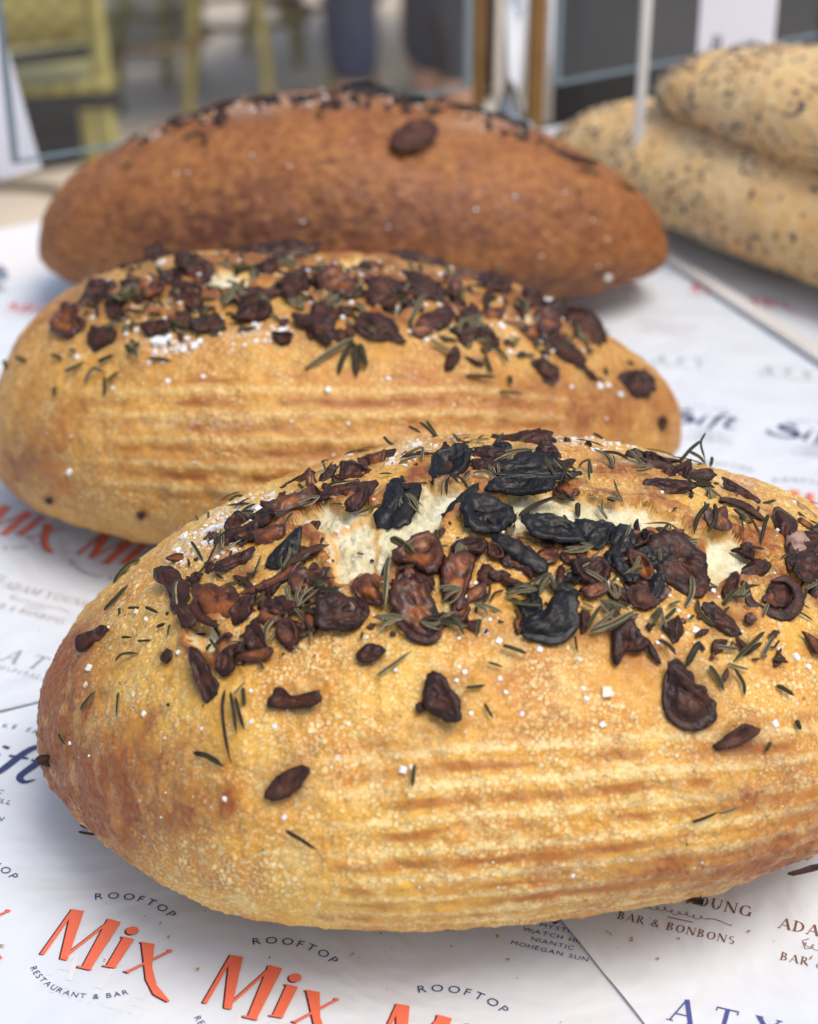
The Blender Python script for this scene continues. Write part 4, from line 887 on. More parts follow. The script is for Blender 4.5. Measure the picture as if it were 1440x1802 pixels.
front.scatter(110, topzone, lambda x, y: tinyleaf(front, x, y), keep=KEEP)
front.scatter(40, topzone, lambda x, y: tinyleaf(front, x, y, 22, 52, 7), keep=KEEP)
front.scatter(95, topzone, lambda x, y: tinychip(front, x, y, 7, 20), keep=KEEP)
front.scatter(46, topzone, lambda x, y: tinychip(front, x, y, 24, 54), keep=KEEP)
front.scatter(110, topzone, lambda x, y: tinysalt(front, x, y))
front.scatter(90, body, lambda x, y: tinysalt(front, x, y, 2, 3.5+6*rng.random()**3))
front.scatter(6, body, lambda x, y: tinyleaf(front, x, y, 5, 12, 4))
for reg, c_ in (([(300,1000),(345,935),(420,880),(480,850),(475,900),(430,960),(370,1000)], 150), ([(940,765),(1040,765),(1170,800),(1260,845),(1220,850),(1120,805),(1000,785)], 90), ([(660,790),(740,770),(780,780),(720,820),(670,830)], 45)):
    front.scatter(c_, reg, lambda x, y: tinysalt(front, x, y, 2.5, 6+11*rng.random()**3))
# the far side of the crown, out of the photograph's view
def farside(L, cnt, dens='drm'):
    n, m = L.P.shape[:2]
    for _ in range(cnt):
        i = int(rng.uniform(.2, .8)*n); j = int(rng.uniform(.02, .22)*m); p_ = L.P[i, j]; n_ = L.nb[i, j]
        a = nrm(np.cross(n_, rng.normal(size=3))); l = rng.uniform(.003, .008)
        L._leaf(np.array([p_-a*l, p_, p_+a*l])+n_*.001, n_, .0006, rng.choice(['g', 'b', 'w']))
        if _ % 3 == 0: L.crystal(p_+a*.004, n_, rng.uniform(.0006, .0014))
farside(front, 60)
front.finish(LBL)

# ------------------------------------------------------------------ middle loaf
CH2 = [('1',[(310,600),(370,510),(440,480),(480,560),(490,640),(420,680),(330,650)],'r'),('1',[(400,560),(490,430),(540,320),(600,310),(700,330),(690,400),(600,450),(540,540),(450,640)],'d'),
('1',[(530,650),(560,600),(640,620),(720,640),(700,690),(600,740),(540,730)],'d'),('1',[(740,240),(860,200),(880,120),(940,90),(1010,130),(1040,180),(960,260),(880,330),(760,300)],'d'),
('1',[(1060,170),(1200,170),(1280,230),(1280,330),(1190,350),(1080,260)],'d'),('1',[(1050,330),(1150,330),(1270,370),(1250,470),(1150,440),(1060,400)],'d'),('1',[(860,400),(930,340),(1010,350),(970,410),(880,440)],'r'),
('1',[(850,590),(960,560),(1030,580),(1010,640),(900,660)],'d'),('1',[(1150,560),(1300,590),(1300,620),(1180,640)],'d'),('1',[(1160,290),(1230,250),(1280,300),(1200,330)],'r'),('1',[(560,440),(640,400),(700,420),(620,470)],'d'),
('1',[(960,300),(1060,250),(1100,330),(1020,380)],'d'),('1',[(720,330),(820,310),(860,380),(780,400)],'d'),
('2',[(80,150),(200,110),(350,90),(430,80),(580,110),(640,110),(560,220),(380,240),(150,210)],'d'),('2',[(90,570),(180,480),(300,450),(340,520),(280,570),(130,580)],'d'),
('2',[(460,530),(590,530),(700,570),(730,640),(690,730),(620,690),(560,620),(480,590)],'d'),('2',[(840,560),(900,500),(1000,520),(1080,560),(1110,640),(1150,720),(1050,700),(900,680),(850,620)],'d'),
('2',[(340,640),(460,640),(450,700),(380,710)],'d'),('2',[(920,330),(1000,290),(1140,330),(1130,390),(1020,440),(930,380)],'d'),('2',[(1150,280),(1280,300),(1400,400),(1380,470),(1250,440),(1150,380)],'d'),
('2',[(1210,560),(1310,500),(1430,480),(1420,580),(1310,630)],'d'),('2',[(620,270),(720,250),(780,290),(740,330),(650,310)],'d'),('2',[(380,330),(470,280),(540,250),(560,380),(480,390),(400,370)],'d'),
('2',[(1050,190),(1130,130),(1300,180),(1420,240),(1300,300),(1100,270)],'d'),('2',[(1380,860),(1400,760),(1440,740),(1440,850)],'d'),('2',[(740,480),(840,480),(820,540),(760,530)],'d'),('2',[(860,220),(960,200),(1040,250),(950,290)],'r'),
('3',[(240,200),(340,190),(430,240),(440,320),(350,360),(250,310)],'d'),('3',[(130,170),(260,190),(240,250),(150,230)],'r'),('3',[(500,290),(600,290),(640,360),(600,390),(530,370)],'d'),
('3',[(610,360),(740,360),(860,390),(940,460),(980,570),(910,650),(830,620),(760,540),(640,460)],'d'),('3',[(760,430),(900,440),(960,560),(900,650),(780,590)],'m'),('3',[(620,560),(720,560),(850,650),(860,720),(760,690),(650,620)],'d'),
('3',[(850,710),(920,770),(890,780)],'d'),('3',[(560,700),(620,670),(710,750),(680,820),(600,780)],'d'),('3',[(1040,780),(1110,750),(1200,760),(1240,850),(1200,900),(1110,880)],'d'),('3',[(1270,1020),(1310,1000),(1315,1070),(1280,1070)],'d'),
('3',[(250,520),(330,510),(380,580),(360,620),(270,590)],'d'),('3',[(80,680),(130,600),(160,670),(100,750)],'d'),('3',[(400,380),(480,370),(520,450),(420,460)],'d'),('3',[(100,500),(230,490),(260,540),(130,540)],'d'),('3',[(500,490),(580,490),(620,560),(540,570)],'r'),
('3',[(180,660),(290,700),(260,720)],'d'),('3',[(20,400),(100,390),(110,440),(40,450)],'d'),('3',[(280,400),(380,390),(400,450),(300,460)],'r'),('P',[(78,880),(92,876),(90,888)],'d'),('P',[(240,905),(254,900),(250,915)],'d')]
LF2 = [('1',[(390,870),(520,810)],28,'g'),('1',[(590,810),(690,770)],30,'b'),('1',[(510,940),(570,860),(640,880)],26,'w'),('1',[(630,900),(630,1020)],26,'g'),('1',[(650,930),(720,870)],26,'g'),('1',[(780,750),(850,690)],32,'g'),('1',[(900,790),(1040,810)],24,'g'),
('1',[(20,800),(60,880)],30,'g'),('1',[(90,780),(170,810)],24,'g'),('1',[(310,770),(380,800)],24,'g'),('1',[(740,500),(880,520)],26,'g'),('1',[(950,440),(1000,500)],26,'g'),('1',[(1170,620),(1260,460)],32,'g'),('1',[(1060,370),(1080,430)],28,'w'),
('1',[(330,960),(330,1020)],30,'g'),('1',[(800,560),(800,630)],28,'g'),('1',[(960,300),(1050,300)],30,'w'),('1',[(700,420),(780,350)],26,'g'),('1',[(1040,560),(1110,600)],26,'g'),('1',[(420,740),(460,750)],24,'g'),('1',[(620,600),(740,580)],26,'w'),
('2',[(540,855),(680,750),(840,660)],34,'w'),('2',[(830,680),(770,800),(740,890)],34,'b'),('2',[(840,700),(850,900)],44,'b'),('2',[(870,700),(910,850)],40,'b'),('2',[(640,400),(720,380)],26,'b'),('2',[(730,450),(760,360),(800,280)],28,'g'),('2',[(800,280),(920,260)],26,'w'),
('2',[(820,430),(840,330)],26,'g'),('2',[(880,400),(820,420)],24,'g'),('2',[(120,240),(280,250)],28,'g'),('2',[(700,200),(780,250)],24,'g'),('2',[(1180,560),(1260,400)],34,'w'),('2',[(1300,680),(1440,770)],24,'w'),('2',[(1390,240),(1440,360)],28,'w'),('2',[(600,240),(680,230)],26,'w'),
('2',[(500,400),(560,440)],24,'g'),('2',[(970,460),(1060,400)],30,'b'),('2',[(900,600),(980,640)],24,'w'),('3',[(10,580),(120,650)],20,'w'),('3',[(210,610),(260,410)],26,'w'),('3',[(80,140),(150,290)],26,'w'),('3',[(190,770),(370,780)],22,'g'),('3',[(300,650),(340,760)],26,'g'),
('3',[(380,860),(520,880)],18,'g'),('3',[(440,770),(450,820)],32,'b'),('3',[(480,650),(530,660)],28,'b'),('3',[(900,780),(980,800)],20,'b'),('3',[(980,720),(990,770)],22,'b'),('3',[(1100,690),(1140,710)],26,'b'),('3',[(640,690),(680,720)],26,'w'),('3',[(860,410),(940,450)],22,'g'),
('3',[(380,620),(430,700)],24,'g'),('3',[(100,230),(60,200)],24,'b'),('3',[(1180,740),(1220,760)],26,'b'),('3',[(500,560),(420,600)],22,'w')]
SA2 = [('1',640,350,75),('1',610,345,50),('1',980,220,55),('1',1115,180,36),('1',1235,290,32),('1',690,520,42),('1',1140,470,38),('1',580,510,30),('1',990,700,70),('1',940,700,60),('1',1020,670,50),('1',1170,720,60),('1',1200,690,40),('1',910,820,36),('1',1220,910,34),('1',470,790,40),('1',750,550,36),
('2',680,450,44),('2',410,620,55),('2',440,340,36),('2',40,560,34),('2',1275,680,36),('2',1040,915,34),('2',670,980,40),('3',690,340,60),('3',640,325,40),('3',390,500,48),('3',440,640,40),('3',985,830,38),('3',935,835,46),('3',620,550,42),('3',780,840,26),('3',1060,880,34),('3',740,610,34),('3',100,160,32),('P',122,831,12)]
CR2 = [cv('2', [(-100,250),(120,225),(300,250),(480,245),(440,300),(260,290),(200,370),(-60,370)]), cv('2', [(740,185),(880,165),(1010,190),(1080,270),(930,250),(760,260)]), cv('2', [(510,300),(620,300),(690,340),(620,390),(530,360)]),
       cv('1', [(740,420),(850,370),(920,450),(830,490)]), cv('3', [(10,255),(110,300),(240,350),(220,390),(110,370)]), cv('3', [(460,330),(540,350),(560,400),(630,430),(560,480),(500,440)]), cv('1', [(900,440),(1030,410),(1060,470),(940,490)]), cv('2', [(980,470),(1100,420),(1170,480),(1100,560),(1000,520)])]
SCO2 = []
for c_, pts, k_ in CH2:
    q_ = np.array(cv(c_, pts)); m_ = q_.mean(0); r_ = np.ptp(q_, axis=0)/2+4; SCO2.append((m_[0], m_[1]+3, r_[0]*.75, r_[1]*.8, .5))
mid = Loaf('amber middle loaf with pale basket rings along its side and a crust of brown garlic', mid_grid, 420, 560, M['crust_mid'], crumbs=CR2,
    toasts=[(50,780,50,60,.3),(85,880,10,8,1.2),(250,905,9,7,1.2),(290,880,5,4,1.),(1080,730,140,70,.6),(900,690,120,40,.3),(30,830,50,60,.45),(600,800,500,22,.25)], flours=[(280,605,60,14,.4),(440,590,40,12,.4),(350,745,150,8,.3)],
    bands=(2.3, 3.15, 6, (-.75, .75), .0007), group='garlic and rosemary loaves in a row', scorch=SCO2)
for c_, pts, k_ in CH2: mid.chip(c_, pts, k_, lift=.0015)
mid.curl('2', [(50,440),(130,400),(260,390),(430,400)], 75, 'm'); mid.curl('2', [(140,190),(300,150),(470,150),(620,130)], 80, 'd'); mid.curl('1', [(520,420),(560,340),(690,330)], 60, 'd'); mid.curl('3', [(770,430),(880,440),(950,550),(890,640)], 80, 'd')
for c_, pts, w_, k_ in LF2: mid.leaf(c_, pts, w_, k_, lift=.0026)
for c_, x_, y_, s_ in SA2: mid.salt(c_, x_, y_, s_)
zone2 = [(110,560),(260,445),(600,455),(800,475),(950,520),(1070,600),(1000,640),(700,590),(400,590),(200,610)]
mid.scatter(170, zone2, lambda x, y: tinyleaf(mid, x, y, 12, 38, 9)); mid.scatter(75, zone2, lambda x, y: tinychip(mid, x, y, 10, 30)); mid.scatter(22, zone2, lambda x, y: sprig(mid, x, y, None, 24, 44, 8)); mid.scatter(42, zone2, lambda x, y: tinychip(mid, x, y, 34, 64)); mid.scatter(120, zone2, lambda x, y: tinysalt(mid, x, y, 5, 12))
mid.scatter(60, [(20,640),(300,610),(700,620),(1150,720),(1100,800),(600,830),(100,800)], lambda x, y: tinysalt(mid, x, y, 2, 4+8*rng.random()**3))
for reg in ([(400,610),(470,560),(530,550),(520,590),(440,610)], [(255,620),(310,590),(350,600),(290,640)]): mid.scatter(26, reg, lambda x, y: tinysalt(mid, x, y, 4, 7+9*rng.random()**2))
farside(mid, 40); mid.finish(LBL)

# ------------------------------------------------------------------ back loaf
back = Loaf('dark brown rear loaf behind the middle one, toppings only along its crest', back_grid, 380, 460, M['crust_back'],
    toasts=[(600,400,420,50,.7),(350,420,160,60,.4),(900,500,250,30,.6),(500,330,200,30,.3)], flours=[(250,232,30,12,.5),(540,176,90,12,.55),(420,195,70,12,.4),(860,220,90,14,.3)], group='garlic and rosemary loaves in a row')
for pts, k_, lf in (([(684,252),(700,226),(735,208),(766,212),(770,236),(742,264),(702,272)],'m',.005), ([(598,158),(640,148),(690,158),(685,176),(620,178)],'k',.004), ([(696,170),(748,172),(748,186),(705,184)],'k',.003),
    ([(828,190),(900,208),(932,222),(870,218)],'k',.003), ([(330,203),(400,178),(425,183),(362,203)],'d',.002), ([(545,170),(600,160),(596,170),(555,174)],'d',.002), ([(960,258),(1040,282),(1046,292),(985,276)],'d',.002),
    ([(295,214),(330,200),(340,206),(305,218)],'d',.002), ([(430,176),(470,168),(480,174),(440,182)],'d',.002), ([(790,182),(830,188),(826,200),(796,196)],'d',.002), ([(500,160),(540,156),(535,166),(505,168)],'k',.002)):
    back.chip('P', pts, k_, lift=lf)
back.curl('P', [(600,168),(640,160),(688,166)], 18, 'k', lift=.004)
for pts, k_ in (([(322,242),(345,234),(362,236)],'g'), ([(360,240),(362,258)],'b'), ([(555,198),(572,206)],'g'), ([(1020,296),(1060,310)],'g'), ([(210,262),(250,232)],'g'), ([(1090,320),(1120,340)],'b'), ([(880,470),(870,490)],'w'), ([(215,295),(235,285)],'g')):
    back.leaf('P', pts, 7, k_, lift=.002)
crest = [(215,258),(300,214),(450,174),(600,158),(800,182),(950,232),(1050,288),(1040,300),(940,250),(800,205),(600,182),(450,196),(300,236)]
back.scatter(26, crest, lambda x, y: tinyleaf(back, x, y, 10, 30, 6)); back.scatter(60, crest, lambda x, y: tinychip(back, x, y, 10, 34, ('d', 'k', 'd'))); back.scatter(40, crest, lambda x, y: tinysalt(back, x, y, 4, 9))
back.scatter(16, [(130,330),(400,230),(900,260),(1130,400),(1050,490),(200,420)], lambda x, y: tinysalt(back, x, y, 3, 6)); back.salt('P', 1068, 487, 12)
n_, m_ = back.P.shape[:2]
for _ in range(26):
    i = int(rng.uniform(.22, .78)*n_); j = int(rng.uniform(.10, .24)*m_); p_ = back.P[i, j]; nn_ = back.nb[i, j]; a = nrm(np.cross(nn_, rng.normal(size=3))); b = np.cross(nn_, a)
    back.crystal(p_, nn_, .001); back._leaf(np.array([p_-a*.006, p_, p_+a*.006])+nn_*.001, nn_, .0006, 'g')
back.finish(LBL)

# ------------------------------------------------------------------ the two seeded loaves behind the clear divider
def seeded(label, c, L, wd, k, yaw, z0, seeds, bend=0.):
    A = np.array([1.05,1.02,1.,1.,1.,1.,1.,1.02,1.05])*wd
    def xf(P):
        x, y, z = P[..., 0], P[..., 1], P[..., 2]; y = y+bend*x*x; ca, sa = math.cos(yaw), math.sin(yaw)
        return np.stack([c[0]+ca*x-sa*y, c[1]+sa*x+ca*y, z+z0], -1)
    lf = Loaf(label, (-L/2, L/2, A, [0]*9, k, .55), 260, 260, M['crust_seed'], group='pale seeded loaves stacked behind the divider', xf=xf)
    V = []; Fc = []; n, m = lf.P.shape[:2]
    for _ in range(seeds):
        i = int(rng.uniform(.03, .97)*n); j = int(rng.uniform(0, 1)*m)
        if fbm((lf.P[i, j]*35)[None], 2)[0] < rng.uniform(-.7, .35): continue
        p_, n_ = lf.P[i, j], lf.nb[i, j]; a = nrm(np.cross(n_, rng.normal(size=3))); b = np.cross(n_, a); r = rng.uniform(.0008, .0024); o = len(V)
        for t in np.linspace(0, 2*PI, 6, endpoint=False): V.append(p_+a*r*1.5*math.cos(t)+b*r*.8*math.sin(t)-lf.base)
        V.append(p_+n_*r*.7-lf.base); Fc += [(o+q, o+(q+1) % 6, o+6) for q in range(6)]
    o = mesh_np('poppy_seeds', V, Fc, M['seed'], lf.root); o['kind'] = 'stuff'
    return lf
M['crust_seed'] = crust_mat('seeded_crust', (.86, .65, .34), (.80, .53, .21), (.72, .40, .12), (.52, .23, .05), spots=(.84, .62, .33), rough=.65)
M['seed'] = simple('poppy_seed', (.035, .04, .055), .5, var=.5, vs=300)
seeded('pale seeded loaf lying on the paper, lower one of the stack behind the divider', (.302, 1.100), .58, .084, .62, math.radians(-51), 0, 4200)
seeded('pale seeded loaf resting on top of another seeded loaf', (.362, 1.030), .56, .073, .62, math.radians(-49), .067, 4600)
# ------------------------------------------------------------------ clear panels, post, cards on the table
dv = thing('divider_panel', 'clear acrylic divider standing beside the seeded loaves', 'divider', (*G(1112, 418), .0022), rz=math.atan2(*(G(1440, 636)-G(1112, 418))[::-1]))
box('panel', (.004, .42, -.0025, .0025, 0, .34), M['acrylic'], dv); box('upright_edge', (-.001, .0035, -.003, .003, 0, .34), M['acrylic_pale'], dv); box('foot_edge', (.004, .42, -.0045, .0045, 0, .0035), M['acrylic_pale'], dv)
def rail_panel(label, a, b, za, top, legs):
    a = np.array(a); b = np.array(b); L = float(np.linalg.norm(b-a))
    t = thing('guard_panel', label, 'guard panel', (a[0], a[1], 0), 'clear guard panels along the back of the table', rz=math.atan2(b[1]-a[1], b[0]-a[0]))
    box('panel', (.004, L-.004, -.002, .002, za+.003, top), M['acrylic'], t); box('bottom_edge', (0, L, -.002, .002, za+.0012, za+.003), M['acrylic_edge'], t)
    for x in legs(L): box('upright_edge', (x, x+.004, -.0028, .0028, za+.003, top), M['acrylic_edge'], t); 
    return t
def gz(px, py, z): return G(px, py) if z == 0 else ground(px, py, z)
rail_panel('wide clear guard panel behind the rear loaf, left of the chrome post', gz(22, 291, .045), gz(826, 158, .045), .045, .42, lambda L: (0, L-.004))
rail_panel('short clear guard panel between the chrome post and the seeded loaves', gz(975, 152, .045), gz(1440, 66, .045), .045, .42, lambda L: (0,))
pc = G(896, 222); po = thing('chrome_post', 'shiny chrome post at the back edge of the table', 'post', (*pc, 0))
tube('tube', [(0, 0, z) for z in (.004, .15, .3, .6, 1.2)], .0135, M['chrome'], po, 32); tube('collar', [(0, 0, 0), (0, 0, .004)], .020, M['chrome'], po, 32)
for i, (px, r_) in enumerate(((842, .0055), (944, .0065))):
    q = ground(px, 190); pp = thing('wooden_post', ('slim stained wooden post just left of the chrome post', 'slim stained wooden post just right of the chrome post')[i], 'post', (*q, -.75), 'wooden posts of the stall behind the table')
    box('shaft', (-r_, r_, -r_, r_, .0, 2.4), M['wood'], pp, bev=.002)
q = ground(988, 150); pp = thing('wooden_post', 'thick stained wooden post ending above the table, right of the chrome post', 'post', (q[0], q[1]+.15, -.75), 'wooden posts of the stall behind the table'); box('shaft', (-.016, .016, -.012, .012, .86, 2.4), M['wood'], pp, bev=.003)
tq = ground(963, 215); t2 = thing('slim_post', 'slim polished metal rod right of the thick chrome post', 'post', (*tq, 0)); tube('tube', [(0, 0, z) for z in (0, .3, .8)], .0035, M['chrome'], t2, 16)
box('base', (-.03, .03, -.03, .03, 0, .86), M['darkpot'], pp)
# cards
c0 = ground(1320, 92, .10); cd = thing('price_card', 'white price card above the seeded loaves at the right', 'card', (c0[0], c0[1]+.06, .0), rz=math.radians(12))
box('card', (-.030, .030, -.0012, .0012, .075, .20), M['card'], cd, bev=.0004); box('stand', (-.012, .012, -.003, .0, .0, .075), M['acrylic_edge'], cd)
pr = Print((0, 0), 0, 0); pr.text('8 x', -.002, 0, .013, track=.5, wide=1.); V = np.array(pr.V); mesh_np('print_caption', np.stack([V[:, 0], np.full(len(V), -.0018), V[:, 1]+.0865], 1), pr.F, M['navy'], cd, smooth=False)
cl = thing('sign_card', 'white card leaning at the far left end of the table', 'card', (*ground(-30, 352, 0), 0), rz=math.radians(20))
V, Fc = box_vf(-.06, .045, -.0015, .0015, 0, .22); o = mesh_np('card', V, Fc, M['card'], cl, smooth=False); o.rotation_euler = (0, -math.radians(10), 0); o.location = (0, 0, .012)
tg = thing('serving_tongs', 'chrome tongs tip poking in at the left edge of the table', 'tongs', (*G(-22, 515), .001), rz=.5)
for s_ in (-1, 1): tube('arm', [(.012, .002*s_, .010), (-.03, .010*s_, .010), (-.12, .012*s_, .012), (-.2, .002*s_, .012)], [.0045, .004, .003, .003], M['chrome'], tg, 10)

# ------------------------------------------------------------------ rooftop patio behind: rattan chairs, a table, a standing person, planters
def gf(px, py, z=-.75): return ground(px, py, z)
def chair0(label, xy, rz):
    t = thing('rattan_chair', label, 'chair', (xy[0], xy[1], -.75), 'yellow rattan bistro chairs on the patio', rz=rz)
    for sx, sy in ((-1, 1), (1, 1)): tube('leg', [(sx*.20, sy*.20+.05, 0), (sx*.185, sy*.19, .45)], .014, M['rattan'], t)
    for sx in (-1, 1): tube('leg', [(sx*.21, -.24, 0), (sx*.19, -.19, .45), (sx*.18, -.23, .70), (sx*.16, -.26, .86)], .014, M['rattan'], t)
    a = np.linspace(0, 2*PI, 29); tube('stretcher', [(.165*math.cos(x), .165*math.sin(x), .2) for x in a], .009, M['bamboo'], t, 8)
    for sx in (-1, 1):
        u = np.linspace(0, PI, 9); tube('brace', [(sx*.185, .17*math.cos(x), .30+.13*math.sin(x)) for x in u], .008, M['rattan'], t, 8)
    o = box('seat', (-.21, .21, -.21, .21, .445, .470), M['weave'], t, bev=.01); box('seat_trim', (-.215, .215, -.215, .215, .425, .444), M['blacktrim'], t, bev=.004)
    V = []; Fc = []
    for i in range(9):
        for j in range(7):
            x = -.17+.34*i/8; z = .53+.33*j/6; V.append((x, -.225-.03*j/6-.02*(1-(x/.17)**2), z))
    for i in range(8):
        for j in range(6): k = i*7+j; Fc.append((k, k+7, k+8, k+1))
    o = mesh_np('backrest', V, Fc, M['weave'], t); md = o.modifiers.new('s', 'SOLIDIFY'); md.thickness = .012
    tube('back_trim', [(-.17, -.225, .515), (0, -.25, .51), (.17, -.225, .515)], .011, M['blacktrim'], t)
    tube('back_rail', [(-.17, -.26, .86), (-.10, -.285, .90), (0, -.29, .91), (.10, -.285, .90), (.17, -.26, .86)], .013, M['rattan'], t)
    return t
def copy_tree(o, parent=None):
    c = o.copy(); COL.objects.link(c); c.parent = parent
    for ch in o.children: copy_tree(ch, c)
    return c
ch = chair0('yellow rattan chair nearest the table at the top left, woven back showing', (-.69, 2.85), math.radians(14))
spots = [((250, 215), 35, 'yellow rattan chair with brown ring stretcher, second from the left on the patio'),
         ((430, 170), -60, 'yellow rattan chair in the middle distance left of the person in navy'),
         ((560, 130), 150, 'rattan chair half hidden behind the crest of the rear loaf'),
         ((625, 70), 80, 'rattan chair farthest back, left of the person dressed in black'),
         ((1215, 95), 30, 'rattan chair far right behind the divider')]
for (x, y), a, lb in spots:
    c_ = copy_tree(ch); g_ = gf(x, y); c_.location = (g_[0], g_[1], -.75); c_.rotation_euler = (0, 0, math.radians(a)); c_['label'] = lb
def patio_table(label, px, r=.32):
    g_ = gf(*px); t = thing('patio_table', label, 'table', (g_[0], g_[1], -.75), 'small round tables on the patio')
    V, Fc = tube_vf([(0, 0, .715), (0, 0, .74)], r, 40); mesh_np('tabletop', V, Fc, M['tablegrey'], t, smooth=False); tube('pedestal', [(0, 0, .02), (0, 0, .714)], .03, M['blacktrim'], t)
    V, Fc = tube_vf([(0, 0, 0), (0, 0, .02)], .2, 24); mesh_np('base', V, Fc, M['blacktrim'], t, smooth=False)
patio_table('small round table with black pedestal foot behind the guard panel', (1060, 130))
def person(label, xy, rz, jean, top):
    t = thing('person', label, 'person', (xy[0], xy[1], -.75), rz=rz)
    def skin(name, vs, es, rs, mat):
        me = bpy.data.meshes.new(name); me.from_pydata(vs, es, []); o = bpy.data.objects.new(name, me); COL.objects.link(o); o.parent = t
        bpy.context.view_layer.objects.active = o; md = o.modifiers.new('skin', 'SKIN'); md.use_smooth_shade = True
        for v_, r_ in zip(me.skin_vertices[0].data, rs): v_.radius = (r_, r_*.85)
        me.skin_vertices[0].data[0].use_root = True; s2 = o.modifiers.new('sub', 'SUBSURF'); s2.levels = s2.render_levels = 1; me.materials.append(mat); return o
    vs = [(0,0,.95),(0,0,1.12),(0,0,1.32),(0,.0,1.46),(0,.01,1.53),(0,.02,1.62),(0,.02,1.72)]; es = [(i, i+1) for i in range(6)]; rs = [.15,.135,.16,.09,.055,.085,.075]
    for s_ in (-1, 1):
        k = len(vs); vs += [(s_*.18,0,1.42),(s_*.24,-.02,1.15),(s_*.22,.12,.93),(s_*.21,.17,.85)]; es += [(3,k),(k,k+1),(k+1,k+2),(k+2,k+3)]; rs += [.06,.045,.032,.03]
        k = len(vs); vs += [(s_*.09,0,.88),(s_*.10,.02,.5),(s_*.10,-.01,.12),(s_*.10,.02,.06)]; es += [(0,k),(k,k+1),(k+1,k+2),(k+2,k+3)]; rs += [.10,.07,.05,.04]
    skin('body', vs, es, rs, M['skin'])
    vs = [(0,0,1.0)]; es = []; rs = [.16]
    for s_ in (-1, 1):
        k = len(vs); vs += [(s_*.09,0,.88),(s_*.10,.02,.5),(s_*.10,-.01,.11)]; es += [(0,k),(k,k+1),(k+1,k+2)]; rs += [.115,.085,.068]
    skin('trousers', vs, es, rs, jean)
    vs = [(0,0,1.0),(0,0,1.15),(0,0,1.33),(0,0,1.45)]; es = [(0,1),(1,2),(2,3)]; rs = [.17,.155,.175,.11]
    for s_ in (-1, 1): k = len(vs); vs += [(s_*.18,0,1.42),(s_*.24,-.02,1.17)]; es += [(3,k),(k,k+1)]; rs += [.075,.06]
    skin('shirt', vs, es, rs, top)
    for s_ in (-1, 1): skin('shoe', [(s_*.10,-.05,.05),(s_*.10,.06,.045),(s_*.105,.17,.035)], [(0,1),(1,2)], [.05,.048,.04], M['shoe'])
    skin('hair', [(0,-.01,1.62),(0,-.02,1.72),(0,.02,1.76)], [(0,1),(1,2)], [.075,.09,.07], M['hair'])
g_ = gf(690, 235); person('standing person in navy trousers and pale shoes behind the rear loaf', (g_[0], g_[1]), .5, M['denim'], M['denim'])
g_ = gf(782, 225); person('person dressed all in black standing left of the chrome post', (g_[0], g_[1]), -1.2, M['blackcloth'], M['blackcloth'])
def planter(label, px, w_, h_, tuft=False, dark=True, rz=.3, d_=None):
    g_ = gf(*px); t = thing('planter_box', label, 'planter', (g_[0], g_[1]+w_*.5, -.75), 'dark planter boxes on the patio', rz=rz); d_ = d_ or w_*.5
    V1 = [(-w_*.46,-d_*.9,0),(w_*.46,-d_*.9,0),(w_*.46,d_*.9,0),(-w_*.46,d_*.9,0),(-w_/2,-d_,h_),(w_/2,-d_,h_),(w_/2,d_,h_),(-w_/2,d_,h_)]
    mesh_np('box', V1, [(0,3,2,1),(4,5,6,7),(0,1,5,4),(1,2,6,5),(2,3,7,6),(3,0,4,7)], M['darkpot'], t, smooth=False)
    box('rim', (-w_/2-.015, w_/2+.015, -d_-.015, d_+.015, h_+.001, h_+.03), M['darkpot'], t, bev=.004)
    V = []; Fc = []
    for _ in range(260):
        x, y = rng.uniform(-w_*.45, w_*.45), rng.uniform(-d_*.9, d_*.9); a = rng.uniform(0, 2*PI); l = rng.uniform(.12, .32); o_ = len(V); dx, dy = math.cos(a), math.sin(a)
        V += [(x-dy*.008, y+dx*.008, h_+.02), (x+dy*.008, y-dx*.008, h_+.02), (x+dx*l*.35+dy*.008, y+dy*l*.35-dx*.008, h_+l*.75), (x+dx*l*.35-dy*.008, y+dy*l*.35+dx*.008, h_+l*.75), (x+dx*l*.8, y+dy*l*.8, h_+l*.8)]
        Fc += [(o_, o_+1, o_+2, o_+3), (o_+3, o_+2, o_+4)]
    o = mesh_np('grass_tuft', V, Fc, M['leafgreen'], t); 
planter('wide black planter box right behind the guard panel', (1040, 235), .42, .42, rz=.2); planter('dark planter box with grass at the far right behind the divider', (1330, 120), .5, .35, rz=-.2)
planter('low dark planter box at the left end behind the table', (70, 300), .24, .10, rz=.5)
bk = thing('tote_bag', 'slumped pale grey cloth bag lying on the patio between chairs', 'bag', (*gf(262, 110), -.75), rz=.4)
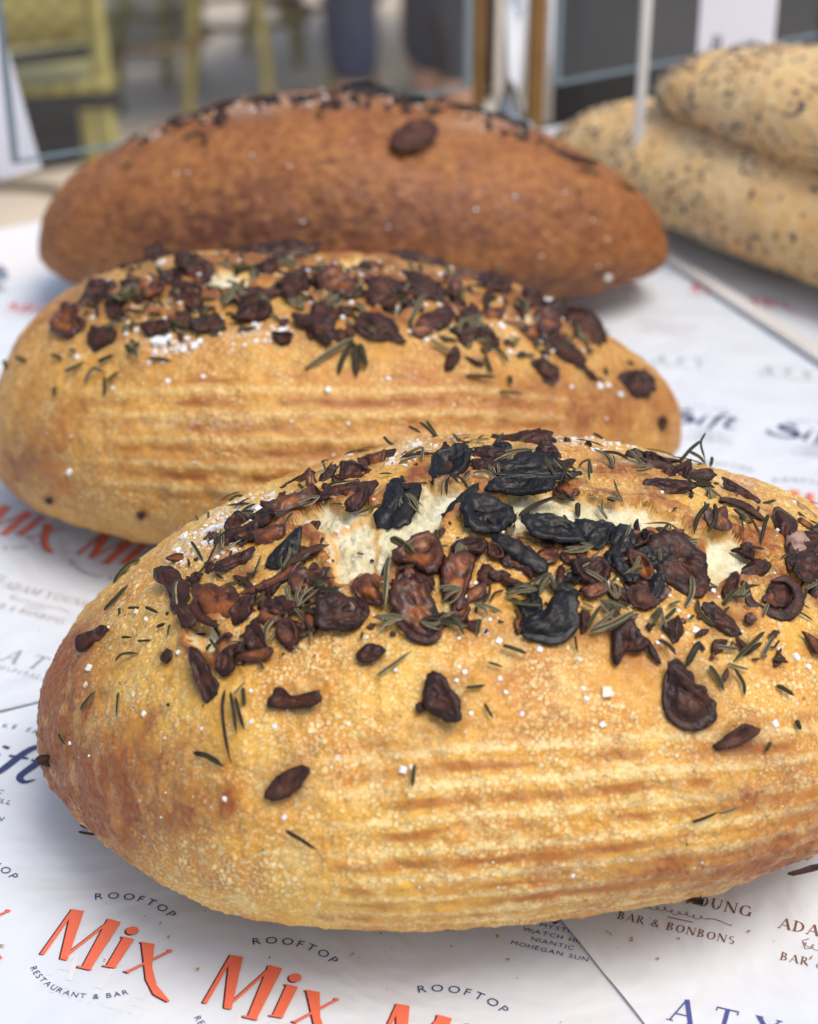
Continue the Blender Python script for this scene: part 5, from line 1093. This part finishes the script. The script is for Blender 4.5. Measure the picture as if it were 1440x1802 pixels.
V, Fc = box_vf(-.17, .17, -.07, .07, 0, .26); o = mesh_np('bag_body', V, Fc, M['tablegrey'], bk); md = o.modifiers.new('s', 'SUBSURF'); md.levels = md.render_levels = 3
u = np.linspace(0, PI, 11); tube('strap', [(.09*math.cos(x), -.04, .20+.16*math.sin(x)) for x in u], .008, M['tablegrey'], bk, 8)

# ------------------------------------------------------------------ crumbs on the paper
V = []; Fc = []
for _ in range(150):
    px, py = rng.uniform(-60, 1500), rng.uniform(900, 1830)
    if _ < 60: px, py = rng.uniform(150, 1440), rng.uniform(1600, 1700)
    g_ = G(px, py); r = .0002+.0007*rng.random()**3; o_ = len(V)
    for k in range(8): V.append((g_[0]+r*rng.uniform(-1.2, 1.2), g_[1]+r*rng.uniform(-1.2, 1.2), .0021+r*rng.uniform(0, 1.2)))
    Fc += [(o_, o_+1, o_+2), (o_+2, o_+3, o_+4), (o_+4, o_+5, o_+6), (o_+6, o_+7, o_), (o_, o_+2, o_+4), (o_, o_+4, o_+6), (o_+1, o_+5, o_+3)]
tag(mesh_np('bread_crumbs', V, Fc, M['crust_mid'], None, False), 'tiny golden crumbs scattered on the printed paper round the loaves', 'crumbs', kind='stuff')
for (a_, b_), lb in ((((142, 1463), (172, 1470)), 'dark rosemary needle on the paper left of the front loaf'), (((1096, 512), (1130, 506)), 'green rosemary needle on the paper right of the rear loaf'), (((822, 1622), (842, 1630)), 'short dark rosemary bit on the paper below the front loaf')):
    p0, p1 = G(*a_), G(*b_); L_ = float(np.linalg.norm(p1-p0)); n = 9; Vn = []; 
    pts = [(-L_/2+L_*t, .0004*math.sin(t*3), .0006) for t in np.linspace(0, 1, n)]
    V, Fc = tube_vf(pts, [.0002, .0006, .0008, .0008, .0008, .0008, .0007, .0005, .0002], 8)
    o = mesh_np('rosemary_needle', V, Fc, M['lg']); o.location = (*(p0+p1)/2, .0022); o.rotation_euler = (0, 0, math.atan2(p1[1]-p0[1], p1[0]-p0[0])); tag(o, lb, 'rosemary needle', 'loose rosemary needles on the paper')
